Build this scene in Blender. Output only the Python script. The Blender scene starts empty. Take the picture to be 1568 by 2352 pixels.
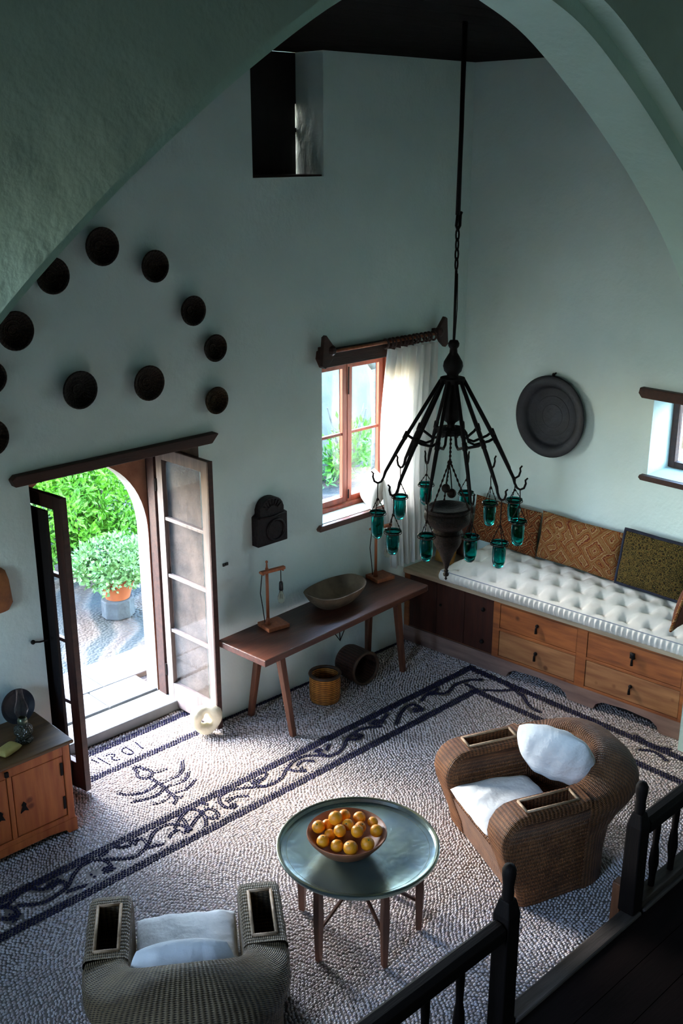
import bpy, math, random
import numpy as np
from mathutils import Matrix, Vector
random.seed(7); rng = np.random.default_rng(7)
SC = bpy.context.scene; COL = SC.collection
PI = math.pi
def R(a): return math.radians(a)
# ------------------------------------------------------------------ mesh helper
class MB:
    def __init__(s): s.v=[]; s.f=[]; s.uv=[]; s.mi=[]
    def add(s, v, f, uv=None, M=None, mi=0):
        o=len(s.v)
        if M is not None: v=[tuple(M@Vector(p)) for p in v]
        s.v+= [tuple(p) for p in v]
        s.uv+= list(uv) if uv else [(p[0]+p[1],p[2]) for p in v]
        s.f+= [tuple(i+o for i in q) for q in f]; s.mi+=[mi]*len(f)
        return s
    def box(s,x0,x1,y0,y1,z0,z1,M=None,mi=0):
        v=[(x0,y0,z0),(x1,y0,z0),(x1,y1,z0),(x0,y1,z0),(x0,y0,z1),(x1,y0,z1),(x1,y1,z1),(x0,y1,z1)]
        return s.add(v,[(3,2,1,0),(4,5,6,7),(0,1,5,4),(1,2,6,5),(2,3,7,6),(3,0,4,7)],None,M,mi)
    def loft(s,rows,closed=False,caps=False,M=None,mi=0,loop=False):
        n=len(rows[0]); v=[];uv=[];f=[]
        us=[0.0]
        for i in range(1,len(rows)):
            a=rows[i-1][n//2];b=rows[i][n//2]; us.append(us[-1]+math.dist(a,b))
        for i,r_ in enumerate(rows):
            d=0.0
            for j,p in enumerate(r_):
                if j: d+=math.dist(r_[j-1],p)
                v.append(p);uv.append((us[i],d))
        m=n if closed else n-1
        R_=len(rows) if loop else len(rows)-1
        for i in range(R_):
            k=(i+1)%len(rows)
            for j in range(m):
                a=i*n+j;b=i*n+(j+1)%n;c=k*n+(j+1)%n;d=k*n+j
                f.append((a,b,c,d))
        if caps:
            f.append(tuple(range(n-1,-1,-1))); o=(len(rows)-1)*n; f.append(tuple(range(o,o+n)))
        return s.add(v,f,uv,M,mi)
    def tube(s,pts,r,seg=8,M=None,mi=0,caps=True,loop=False):
        P=[Vector(p) for p in pts]; n=len(P); rows=[]
        rr=r if isinstance(r,(list,tuple)) else [r]*n
        t=(P[1]-P[0]).normalized(); a=Vector((0,0,1)) if abs(t.z)<.9 else Vector((1,0,0))
        nrm=t.cross(a).normalized()
        for i in range(n):
            if loop: t2=(P[(i+1)%n]-P[i-1])
            else: t2=(P[min(i+1,n-1)]-P[max(i-1,0)])
            if t2.length<1e-9: t2=t
            t2=t2.normalized(); nrm=(nrm-t2*nrm.dot(t2))
            if nrm.length<1e-6: nrm=t2.orthogonal()
            nrm=nrm.normalized(); b=t2.cross(nrm); t=t2
            rows.append([tuple(P[i]+(nrm*math.cos(2*PI*k/seg)+b*math.sin(2*PI*k/seg))*rr[i]) for k in range(seg)])
        return s.loft(rows,True,caps and not loop,M,mi,loop)
    def lathe(s,prof,seg=24,c=(0,0,0),M=None,mi=0,sx=1,sy=1):
        rows=[]
        for k in range(seg):
            a=2*PI*k/seg
            rows.append([(c[0]+r_*math.cos(a)*sx,c[1]+r_*math.sin(a)*sy,c[2]+z) for r_,z in prof])
        return s.loft(rows,False,False,M,mi,True)
    def ball(s,c,r,seg=12,M=None,mi=0,sq=(1,1,1)):
        n=max(6,seg//2)
        prof=[(max(1e-4,math.sin(PI*i/n)),-math.cos(PI*i/n)) for i in range(n+1)]
        rows=[]
        for k in range(seg):
            a=2*PI*k/seg
            rows.append([(c[0]+q*math.cos(a)*r*sq[0],c[1]+q*math.sin(a)*r*sq[1],c[2]+z*r*sq[2]) for q,z in prof])
        return s.loft(rows,False,False,M,mi,True)
    def prism(s,poly,d0,d1,axis='y',M=None,mi=0):
        n=len(poly)
        def P(p,d): return (p[0],d,p[1]) if axis=='y' else ((d,p[0],p[1]) if axis=='x' else (p[0],p[1],d))
        v=[P(p,d0) for p in poly]+[P(p,d1) for p in poly]
        f=[tuple(range(n)),tuple(range(2*n-1,n-1,-1))]+[(i,i+n,(i+1)%n+n,(i+1)%n) for i in range(n)]
        return s.add(v,f,None,M,mi)
    def cushion(s,w,h,t,n=16,M=None,mi=0,p=2.6,corner=.04,rnd=0.0):
        # soft cushion lying in local XY, thickness on Z
        for sg in (1,-1):
            v=[];uv=[]
            for i in range(n+1):
                for j in range(n+1):
                    u=-math.cos(PI*i/n); q=-math.cos(PI*j/n)
                    k=1-corner*(1-u*u)*0-corner*((1-abs(q))**1)*abs(u)**6
                    k2=1-corner*((1-abs(u))**1)*abs(q)**6
                    zz=t/2*max(0,(1-abs(u)**p))**.55*max(0,(1-abs(q)**p))**.55
                    U=u*k*(1-rnd)+rnd*u*math.sqrt(1-q*q/2); Q=q*k2*(1-rnd)+rnd*q*math.sqrt(1-u*u/2); v.append((U*w/2,Q*h/2,sg*zz)); uv.append((u*w/2,q*h/2))
            f=[]
            for i in range(n):
                for j in range(n):
                    a=i*(n+1)+j; q=(a,a+n+1,a+n+2,a+1); f.append(q if sg>0 else q[::-1])
            s.add(v,f,uv,M,mi)
        return s
    def build(s,name,mat,parent=None,smooth=False,bevel=0,sub=0,angle=None,loc=None):
        me=bpy.data.meshes.new(name); me.from_pydata(s.v,[],s.f)
        uvl=me.uv_layers.new(name='UVMap')
        li=np.zeros(len(me.loops),dtype=np.int32); me.loops.foreach_get('vertex_index',li)
        uvl.data.foreach_set('uv',np.array(s.uv,dtype=np.float32)[li].ravel())
        for m in (mat if isinstance(mat,(list,tuple)) else [mat]): me.materials.append(m)
        me.polygons.foreach_set('material_index',s.mi)
        if smooth: me.polygons.foreach_set('use_smooth',[True]*len(me.polygons))
        me.update()
        import bmesh
        bm=bmesh.new(); bm.from_mesh(me); bmesh.ops.remove_doubles(bm,verts=bm.verts,dist=1e-5)
        bmesh.ops.recalc_face_normals(bm,faces=bm.faces)
        bm.to_mesh(me); bm.free()
        if smooth and angle: 
            try: me.set_sharp_from_angle(angle=R(angle))
            except Exception: pass
        o=bpy.data.objects.new(name,me); COL.objects.link(o)
        if parent is not None: o.parent=parent
        if loc is not None: o.location=loc
        if bevel:
            b=o.modifiers.new('bevel','BEVEL'); b.width=bevel; b.segments=2; b.limit_method='ANGLE'; b.angle_limit=R(40)
        if sub:
            q=o.modifiers.new('sub','SUBSURF'); q.levels=sub; q.render_levels=sub
        return o
def empty(name,loc,rz=0.0,label=None,cat=None,group=None):
    o=bpy.data.objects.new(name,None); COL.objects.link(o); o.location=loc; o.rotation_euler=(0,0,rz); o.empty_display_size=.1
    return tag(o,label,cat,group)
def tag(o,label=None,cat=None,group=None,kind=None):
    if label: o['label']=label
    if cat: o['category']=cat
    if group: o['group']=group
    if kind: o['kind']=kind
    return o
def struct(o): o['kind']='structure'; return o
def dup(root,**kw):
    c=root.copy(); COL.objects.link(c)
    for ch in list(root.children):
        d=ch.copy(); COL.objects.link(d); d.parent=c
        for g in list(ch.children):
            e=g.copy(); COL.objects.link(e); e.parent=d
    return c
# ------------------------------------------------------------------ materials
def nt(name):
    m=bpy.data.materials.new(name); m.use_nodes=True; t=m.node_tree
    return m,t,t.nodes['Principled BSDF'],t.nodes['Material Output']
def N(t,ty,**k):
    n=t.nodes.new(ty)
    for a,b in k.items():
        if a in n.inputs: n.inputs[a].default_value=b
        else: setattr(n,a,b)
    return n
def ramp(t,stops):
    r=t.nodes.new('ShaderNodeValToRGB'); e=r.color_ramp.elements
    while len(e)<len(stops): e.new(.5)
    for q,(p,c) in zip(e,stops): q.position=p; q.color=(*c,1)
    return r
def mat(name,c1,c2=None,rough=.6,metal=0,scale=8,detail=4,bump=0,bscale=None,coord='Object',stretch=(1,1,1),spec=.5):
    m,t,b,o=nt(name)
    b.inputs['Roughness'].default_value=rough; b.inputs['Metallic'].default_value=metal; b.inputs['Specular IOR Level'].default_value=spec
    tc=N(t,'ShaderNodeTexCoord'); mp=N(t,'ShaderNodeMapping'); mp.inputs['Scale'].default_value=stretch
    t.links.new(tc.outputs[coord],mp.inputs['Vector'])
    no=N(t,'ShaderNodeTexNoise'); no.inputs['Scale'].default_value=scale; no.inputs['Detail'].default_value=detail
    t.links.new(mp.outputs[0],no.inputs['Vector'])
    c2=c2 or tuple(x*.75 for x in c1)
    r=ramp(t,[(.3,c2),(.7,c1)]); t.links.new(no.outputs[0],r.inputs[0]); t.links.new(r.outputs[0],b.inputs['Base Color'])
    if bump:
        n2=N(t,'ShaderNodeTexNoise'); n2.inputs['Scale'].default_value=bscale or scale*3; n2.inputs['Detail'].default_value=6
        t.links.new(mp.outputs[0],n2.inputs['Vector'])
        bp=N(t,'ShaderNodeBump'); bp.inputs['Strength'].default_value=1; bp.inputs['Distance'].default_value=bump
        t.links.new(n2.outputs[0],bp.inputs['Height']); t.links.new(bp.outputs[0],b.inputs['Normal'])
    return m
def wood(name,c1,c2,rough=.5,axis='x',scale=3,knots=False,spec=.4):
    st={'x':(1,9,9),'y':(9,1,9),'z':(9,9,1)}[axis]
    m=mat(name,c1,c2,rough,0,scale,6,.0015,scale*4,'Object',st,spec)
    if knots:
        t=m.node_tree; b=t.nodes['Principled BSDF']
        src=b.inputs['Base Color'].links[0].from_socket
        tc=N(t,'ShaderNodeTexCoord'); vo=N(t,'ShaderNodeTexVoronoi'); vo.inputs['Scale'].default_value=5.5
        t.links.new(tc.outputs['Object'],vo.inputs['Vector'])
        r=ramp(t,[(.07,(.25,.16,.1)),(.16,(1,1,1))]); t.links.new(vo.outputs['Distance'],r.inputs[0])
        mx=N(t,'ShaderNodeMix',data_type='RGBA',blend_type='MULTIPLY'); mx.inputs['Factor'].default_value=.8
        t.links.new(src,mx.inputs[6]); t.links.new(r.outputs[0],mx.inputs[7]); t.links.new(mx.outputs[2],b.inputs['Base Color'])
    return m
def plaster(name,c1,c2,bump=.012):
    m,t,b,o=nt(name); b.inputs['Roughness'].default_value=.9; b.inputs['Specular IOR Level'].default_value=.15
    tc=N(t,'ShaderNodeTexCoord')
    n1=N(t,'ShaderNodeTexNoise'); n1.inputs['Scale'].default_value=1.3; n1.inputs['Detail'].default_value=8; n1.inputs['Roughness'].default_value=.6
    n2=N(t,'ShaderNodeTexNoise'); n2.inputs['Scale'].default_value=2.2; n2.inputs['Detail'].default_value=5
    n3=N(t,'ShaderNodeTexNoise'); n3.inputs['Scale'].default_value=40; n3.inputs['Detail'].default_value=4
    for n in (n1,n2,n3): t.links.new(tc.outputs['Object'],n.inputs['Vector'])
    r=ramp(t,[(.35,c2),(.65,c1)]); t.links.new(n1.outputs[0],r.inputs[0]); t.links.new(r.outputs[0],b.inputs['Base Color'])
    ad=N(t,'ShaderNodeMath',operation='MULTIPLY_ADD'); ad.inputs[1].default_value=.06
    t.links.new(n3.outputs[0],ad.inputs[0]); t.links.new(n2.outputs[0],ad.inputs[2])
    bp=N(t,'ShaderNodeBump'); bp.inputs['Distance'].default_value=bump*4; bp.inputs['Strength'].default_value=.8
    t.links.new(ad.outputs[0],bp.inputs['Height']); t.links.new(bp.outputs[0],b.inputs['Normal'])
    return m
def glass_pane(name,tint=(1,1,1),refl=.12):
    m,t,b,o=nt(name); t.nodes.remove(b)
    tr=N(t,'ShaderNodeBsdfTransparent'); tr.inputs[0].default_value=(*tint,1)
    gl=N(t,'ShaderNodeBsdfGlossy'); gl.inputs['Roughness'].default_value=.02
    lw=N(t,'ShaderNodeLayerWeight'); lw.inputs['Blend'].default_value=.5
    pw=N(t,'ShaderNodeMath',operation='POWER'); pw.inputs[1].default_value=4; t.links.new(lw.outputs['Facing'],pw.inputs[0])
    fr=N(t,'ShaderNodeMath',operation='MULTIPLY_ADD'); fr.inputs[1].default_value=.5; fr.inputs[2].default_value=.03; t.links.new(pw.outputs[0],fr.inputs[0])
    mx=N(t,'ShaderNodeMixShader'); t.links.new(fr.outputs[0],mx.inputs[0]); t.links.new(tr.outputs[0],mx.inputs[1]); t.links.new(gl.outputs[0],mx.inputs[2])
    t.links.new(mx.outputs[0],o.inputs['Surface']); return m
def cloth(name,c1,c2,trans=.0,scale=14,bump=.004):
    m=mat(name,c1,c2,.9,0,scale,4,bump,scale*2,spec=.1)
    t=m.node_tree; b=t.nodes['Principled BSDF']; o=t.nodes['Material Output']
    if trans:
        tl=N(t,'ShaderNodeBsdfTranslucent'); tl.inputs[0].default_value=(*c1,1)
        mx=N(t,'ShaderNodeMixShader'); mx.inputs[0].default_value=trans
        t.links.new(b.outputs[0],mx.inputs[1]); t.links.new(tl.outputs[0],mx.inputs[2]); t.links.new(mx.outputs[0],o.inputs['Surface'])
    return m
def wicker(name,c1,c2,dark,pu=.026,pv=.0095,au=.8):
    # UV in metres: u along the weave, v across it
    m,t,b,o=nt(name); b.inputs['Roughness'].default_value=.55; b.inputs['Specular IOR Level'].default_value=.35
    tc=N(t,'ShaderNodeTexCoord')
    def wave(direc,per):
        w=N(t,'ShaderNodeTexWave',wave_type='BANDS',bands_direction=direc,wave_profile='SIN')
        w.inputs['Scale'].default_value=2*PI/20/per; w.inputs['Distortion'].default_value=.6; w.inputs['Detail'].default_value=1
        w.inputs['Detail Scale'].default_value=2
        t.links.new(tc.outputs['UV'],w.inputs['Vector']); return w
    wu=wave('X',pu); wv=wave('Y',pv)
    no=N(t,'ShaderNodeTexNoise'); no.inputs['Scale'].default_value=9; no.inputs['Detail'].default_value=6
    t.links.new(tc.outputs['Object'],no.inputs['Vector'])
    r=ramp(t,[(.35,c2),(.68,c1)]); t.links.new(no.outputs[0],r.inputs[0])
    h=N(t,'ShaderNodeMath',operation='MULTIPLY'); t.links.new(wu.outputs['Fac'],h.inputs[0]); h.inputs[1].default_value=au
    h2=N(t,'ShaderNodeMath',operation='ADD'); t.links.new(h.outputs[0],h2.inputs[0]); t.links.new(wv.outputs['Fac'],h2.inputs[1])
    gr=ramp(t,[(.12,(0,0,0)),(.55,(1,1,1))])
    hh=N(t,'ShaderNodeMath',operation='MULTIPLY'); t.links.new(h2.outputs[0],hh.inputs[0]); hh.inputs[1].default_value=.62
    t.links.new(hh.outputs[0],gr.inputs[0])
    mx=N(t,'ShaderNodeMix',data_type='RGBA'); mx.inputs[6].default_value=(*dark,1)
    t.links.new(gr.outputs[0],mx.inputs['Factor']); t.links.new(r.outputs[0],mx.inputs[7]); t.links.new(mx.outputs[2],b.inputs['Base Color'])
    bp=N(t,'ShaderNodeBump'); bp.inputs['Distance'].default_value=.006; t.links.new(h2.outputs[0],bp.inputs['Height']); t.links.new(bp.outputs[0],b.inputs['Normal'])
    return m
def kilim(name,cols,scale,dist='MANHATTAN',fine=60):
    m,t,b,o=nt(name); b.inputs['Roughness'].default_value=.95; b.inputs['Specular IOR Level'].default_value=.1
    tc=N(t,'ShaderNodeTexCoord'); vo=N(t,'ShaderNodeTexVoronoi',distance=dist); vo.inputs['Scale'].default_value=scale; vo.inputs['Randomness'].default_value=.55
    nw=N(t,'ShaderNodeTexNoise'); nw.inputs['Scale'].default_value=7; nw.inputs['Detail'].default_value=3; t.links.new(tc.outputs['UV'],nw.inputs['Vector'])
    va=N(t,'ShaderNodeVectorMath',operation='MULTIPLY_ADD'); va.inputs[1].default_value=(.09,.09,0); t.links.new(nw.outputs['Color'],va.inputs[0]); t.links.new(tc.outputs['UV'],va.inputs[2]); t.links.new(va.outputs[0],vo.inputs['Vector'])
    w=N(t,'ShaderNodeTexWave',wave_type='RINGS',rings_direction='SPHERICAL'); w.inputs['Scale'].default_value=2
    mu=N(t,'ShaderNodeMath',operation='MULTIPLY'); mu.inputs[1].default_value=2.3; t.links.new(vo.outputs['Distance'],mu.inputs[0])
    fr=N(t,'ShaderNodeMath',operation='FRACT'); t.links.new(mu.outputs[0],fr.inputs[0])
    no=N(t,'ShaderNodeTexNoise'); no.inputs['Scale'].default_value=fine; no.inputs['Detail'].default_value=2; t.links.new(tc.outputs['UV'],no.inputs['Vector'])
    ad=N(t,'ShaderNodeMath',operation='MULTIPLY_ADD'); ad.inputs[1].default_value=.45; t.links.new(no.outputs[0],ad.inputs[0]); t.links.new(fr.outputs[0],ad.inputs[2])
    sb=N(t,'ShaderNodeMath',operation='SUBTRACT'); sb.inputs[1].default_value=.2; t.links.new(ad.outputs[0],sb.inputs[0])
    n=len(cols); r=ramp(t,[((i+.0)/n,c) for i,c in enumerate(cols)]); r.color_ramp.interpolation='CONSTANT'
    t.links.new(sb.outputs[0],r.inputs[0]); t.links.new(r.outputs[0],b.inputs['Base Color'])
    bp=N(t,'ShaderNodeBump'); bp.inputs['Distance'].default_value=.003; t.links.new(no.outputs[0],bp.inputs['Height']); t.links.new(bp.outputs[0],b.inputs['Normal'])
    return m
M={}
M['plaster']=plaster('white plaster',(.70,.83,.82),(.64,.77,.76))
M['plaster_arch']=plaster('white arch plaster',(.62,.84,.77),(.53,.74,.67),.016)
M['near_room']=plaster('near room plaster darkened against bounce',(.30,.33,.32),(.25,.28,.27))  # unseen walls round the camera, colour darkened to cut bounced light
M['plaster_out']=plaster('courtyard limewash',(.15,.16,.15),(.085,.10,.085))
M['spandrel']=mat('brown stone plaster',(.42,.19,.10),(.22,.09,.045),.9,0,6,8,.01)
M['stonepale']=mat('pale carved stone',(.20,.19,.185),(.13,.12,.11),.8,0,5,6,.004)
M['slab']=mat('grey stone slab',(.17,.18,.18),(.11,.12,.125),.7,0,4,6,.003)
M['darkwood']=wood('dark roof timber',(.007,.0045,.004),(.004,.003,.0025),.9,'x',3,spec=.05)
M['lintel']=wood('dark brown timber',(.055,.018,.012),(.025,.009,.007),.6,'x',3)
M['walnut']=wood('worn brown table wood',(.105,.034,.019),(.045,.014,.009),.36,'x',3,spec=.6)
M['walnut_z']=wood('brown leg wood',(.15,.055,.027),(.06,.022,.012),.45,'z',3)
M['pine']=wood('orange pine',(.38,.12,.032),(.17,.048,.015),.5,'y',2.5,True)
M['pine_pale']=wood('pale pine',(.40,.18,.07),(.22,.085,.032),.55,'y',2.5,True)
M['pine_x']=wood('reddish cabinet pine',(.62,.18,.045),(.40,.09,.022),.5,'z',2.5,True)
M['pine_top']=wood('cabinet top board',(.17,.085,.03),(.09,.042,.015),.45,'x',2.5)
M['benchdark']=wood('dark red brown boards',(.055,.013,.006),(.025,.006,.003),.5,'z',2.5)
M['plinth']=wood('greyed plinth wood',(.30,.19,.15),(.18,.11,.09),.7,'y',2.5)
M['benchtop']=wood('bare bench top board',(.50,.40,.28),(.36,.28,.19),.6,'y',2.5)
M['redframe']=wood('red brown window frame',(.22,.035,.012),(.13,.02,.008),.45,'z',3)
M['leafpale']=wood('weathered grey door wood',(.25,.20,.185),(.15,.12,.115),.6,'z',3)
M['leafdark']=wood('dark door wood',(.055,.018,.014),(.028,.010,.009),.55,'z',3)
M['black']=wood('black shutter board',(.012,.008,.010),(.006,.004,.005),.7,'z',2)
M['iron']=mat('black wrought iron',(.008,.005,.0045),(.004,.003,.003),.65,0,20,4,.002,spec=.18)
M['rope']=mat('chain brown iron',(.020,.009,.007),(.008,.004,.003),.8,0,40,3,.002,spec=.15)
M['wicker']=wicker('brown wicker',(.31,.125,.045),(.17,.065,.024),(.018,.007,.003))
M['wickgrey']=wicker('grey brown wicker',(.24,.17,.09),(.14,.095,.05),(.016,.010,.006))
M['wickrim']=mat('pale cane binding',(.44,.29,.17),(.28,.17,.09),.55,0,30,3,.002)
M['white']=cloth('white cotton cushion',(.80,.82,.82),(.72,.74,.75),0,7,.012)
M['mattress']=cloth('off white ticking',(.78,.76,.70),(.68,.66,.60),0,10,.004)
M['curtain']=cloth('sheer white cotton',(.78,.78,.76),(.68,.69,.68),.28,6,.001)
M['kilim1']=kilim('red brown kilim',[(.10,.022,.010),(.16,.040,.012),(.22,.085,.03),(.06,.016,.010),(.15,.05,.014),(.25,.15,.07)],9)
M['kilim2']=kilim('faded ochre kilim',[(.17,.055,.018),(.24,.10,.03),(.13,.03,.014),(.30,.18,.085),(.19,.075,.024),(.22,.12,.045)],6)
M['kilimgreen']=kilim('olive speckled kilim',[(.03,.025,.010),(.11,.075,.018),(.06,.026,.010),(.14,.11,.03),(.035,.028,.010),(.015,.010,.006)],40,'EUCLIDEAN',120)
M['brownfab']=cloth('brown velvet',(.13,.05,.03),(.07,.025,.016),0,12,.004)
M['ochrefab']=cloth('ochre cloth',(.40,.20,.05),(.25,.12,.03),0,12,.004)
M['navyfab']=cloth('dark blue border cloth',(.03,.035,.055),(.02,.02,.03),0,12,.003)
M['orangewhite']=cloth('white and orange cushion cover',(.74,.70,.64),(.60,.54,.48),0,8,.006)
M['reveal']=mat('brown stone reveal',(.13,.095,.075),(.05,.036,.03),.9,0,5,8,.01)
M['clear']=glass_pane('clear glass pane')
M['bronze']=mat('patinated green bronze',(.33,.39,.27),(.12,.18,.23),.27,.8,3.2,8,.0012,30)
M['bronzerim']=mat('worn bronze rim',(.26,.25,.13),(.08,.12,.11),.32,.75,5,6,.001)
M['bluemetal']=mat('blackened copper',(.014,.016,.026),(.005,.006,.010),.6,.1,7,6,.004)
M['brassdark']=mat('dark pierced brass',(.018,.010,.007),(.004,.003,.0025),.6,.1,60,3,.006,90,spec=.2)
M['basketwall']=wicker('dark coiled grass',(.06,.035,.02),(.025,.015,.010),(.006,.004,.003))
M['bamboo']=wicker('yellow bamboo strips',(.72,.30,.05),(.50,.18,.028),(.16,.055,.008),.05,.017,.3)
M['bamboodark']=mat('dark basket rim',(.06,.03,.012),(.03,.015,.008),.6,0,30)
M['basketbrown']=wicker('brown reed',(.11,.04,.02),(.05,.02,.012),(.012,.006,.004))
M['bowlwood']=mat('turned bowl wood',(.30,.11,.045),(.16,.055,.022),.5,0,7,5,.003,20)
M['trough']=mat('grey carved wood',(.20,.135,.08),(.07,.045,.028),.75,0,7,6,.008,25)
M['orange']=mat('orange peel',(.90,.37,.012),(.82,.27,.007),.42,0,6,3,.0012,260)
M['terracotta']=mat('terracotta',(.28,.075,.02),(.20,.05,.014),.8,0,7)
M['greystone']=mat('grey stone block',(.05,.065,.075),(.025,.032,.04),.85,0,9,6,.01)
M['doorstone']=mat('pale yellow stone',(.74,.72,.55),(.60,.57,.42),.7,0,9,5,.006)
M['leaf1']=mat('bright green leaves',(.085,.30,.012),(.03,.15,.008),.5,0,3,3)
M['leaf2']=mat('pale green rosettes',(.12,.26,.085),(.055,.16,.055),.5,0,5,3)
M['leaf3']=mat('deep green leaves',(.05,.20,.04),(.02,.10,.02),.5,0,5,3)
M['bark']=mat('pale bark',(.10,.11,.10),(.05,.055,.05),.9,0,9,6,.02)
M['plaque']=mat('black carved wood',(.012,.006,.007),(.005,.003,.004),.5,0,16,5,.006,spec=.25)
M['lampwood']=wood('reddish lamp wood',(.42,.13,.05),(.26,.07,.03),.5,'z',4)
M['blackplastic']=mat('black bakelite',(.012,.012,.014),(.008,.008,.01),.35)
M['soap']=mat('yellow soap',(.62,.50,.16),(.52,.40,.11),.6,0,12)
M['ochre']=mat('ochre fired clay',(.36,.13,.035),(.16,.05,.018),.8,0,9,6,.01)
M['railwood']=wood('near black stair wood',(.007,.004,.003),(.004,.0025,.002),.7,'x',3,spec=.12)
M['railwood_z']=wood('near black post wood',(.007,.004,.003),(.004,.0025,.002),.7,'z',3,spec=.12)
M['edgewood']=wood('grey step edge with painted light',(.10,.08,.07),(.05,.04,.032),.7,'x',3,spec=.2)  # greyish brown made lighter: light caught by the edge is in the colour
M['postwood']=wood('orange brown post',(.22,.08,.03),(.12,.045,.018),.5,'z',3)
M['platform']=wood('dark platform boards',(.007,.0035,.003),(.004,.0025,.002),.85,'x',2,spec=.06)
SKY=1.0; SUN=0; EXPO=2.88; DB=4; SEL=36; SROT=-12; DUST=1.5; TINT=(.97,1.0,1.0)
# ------------------------------------------------------------------ teal glass, floor materials
def teal():
    m,t,b,o=nt('teal blown glass')
    b.inputs['Base Color'].default_value=(.015,.46,.43,1); b.inputs['Transmission Weight'].default_value=1; b.inputs['IOR'].default_value=1.3; b.inputs['Roughness'].default_value=.04
    va=N(t,'ShaderNodeVolumeAbsorption'); va.inputs['Color'].default_value=(.05,.62,.60,1); va.inputs['Density'].default_value=40
    return m
M['teal']=teal()
def bulbglass():
    m,t,b,o=nt('clear bulb glass'); b.inputs['Base Color'].default_value=(1,.93,.8,1); b.inputs['Transmission Weight'].default_value=1; b.inputs['IOR'].default_value=1.15; b.inputs['Roughness'].default_value=.02; return m
M['bulb']=bulbglass()
def pebble(name,stops):
    m,t,b,o=nt(name); b.inputs['Roughness'].default_value=.6; b.inputs['Specular IOR Level'].default_value=.4 if 'white' in name else .12
    g=N(t,'ShaderNodeNewGeometry'); r=ramp(t,stops); t.links.new(g.outputs['Random Per Island'],r.inputs[0]); t.links.new(r.outputs[0],b.inputs['Base Color']); return m
M['peb_white']=pebble('white pebbles',[(0,(.46,.40,.38)),(.25,(.60,.54,.53)),(.5,(.66,.62,.62)),(.75,(.52,.42,.40)),(.9,(.60,.57,.62)),(1,(.42,.37,.36))])
M['peb_dark']=pebble('dark pebbles',[(0,(.008,.008,.022)),(.5,(.016,.016,.05)),(1,(.024,.022,.065))])
M['grout']=mat('grey mortar',(.20,.175,.155),(.12,.105,.095),.95,0,30,4)
def courtyard():
    m,t,b,o=nt('courtyard pebble mosaic'); b.inputs['Roughness'].default_value=.8
    tc=N(t,'ShaderNodeTexCoord'); vo=N(t,'ShaderNodeTexVoronoi'); vo.inputs['Scale'].default_value=34; t.links.new(tc.outputs['Object'],vo.inputs['Vector'])
    w=N(t,'ShaderNodeTexWave',wave_type='RINGS',rings_direction='Z'); w.inputs['Scale'].default_value=.9; w.inputs['Distortion'].default_value=9; w.inputs['Detail'].default_value=2
    t.links.new(tc.outputs['Object'],w.inputs['Vector'])
    n=N(t,'ShaderNodeTexNoise'); n.inputs['Scale'].default_value=1.6; t.links.new(tc.outputs['Object'],n.inputs['Vector'])
    r=ramp(t,[(.2,(.012,.026,.032)),(.42,(.05,.06,.06)),(.7,(.08,.08,.075)),(1,(.05,.044,.038))]); t.links.new(w.outputs['Fac'],r.inputs[0])
    r2=ramp(t,[(.35,(1,1,1)),(.62,(.92,.72,.66))]); t.links.new(n.outputs[0],r2.inputs[0])
    mx=N(t,'ShaderNodeMix',data_type='RGBA',blend_type='MULTIPLY'); mx.inputs['Factor'].default_value=1
    t.links.new(r.outputs[0],mx.inputs[6]); t.links.new(r2.outputs[0],mx.inputs[7])
    r3=ramp(t,[(.0,(1,1,1)),(.75,(.72,.72,.72))]); t.links.new(vo.outputs['Distance'],r3.inputs[0])
    m2=N(t,'ShaderNodeMix',data_type='RGBA',blend_type='MULTIPLY'); m2.inputs['Factor'].default_value=1
    t.links.new(mx.outputs[2],m2.inputs[6]); t.links.new(r3.outputs[0],m2.inputs[7]); t.links.new(m2.outputs[2],b.inputs['Base Color'])
    bp=N(t,'ShaderNodeBump'); bp.inputs['Distance'].default_value=.02; bp.invert=True; t.links.new(vo.outputs['Distance'],bp.inputs['Height']); t.links.new(bp.outputs[0],b.inputs['Normal'])
    return m
M['court']=courtyard()
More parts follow.
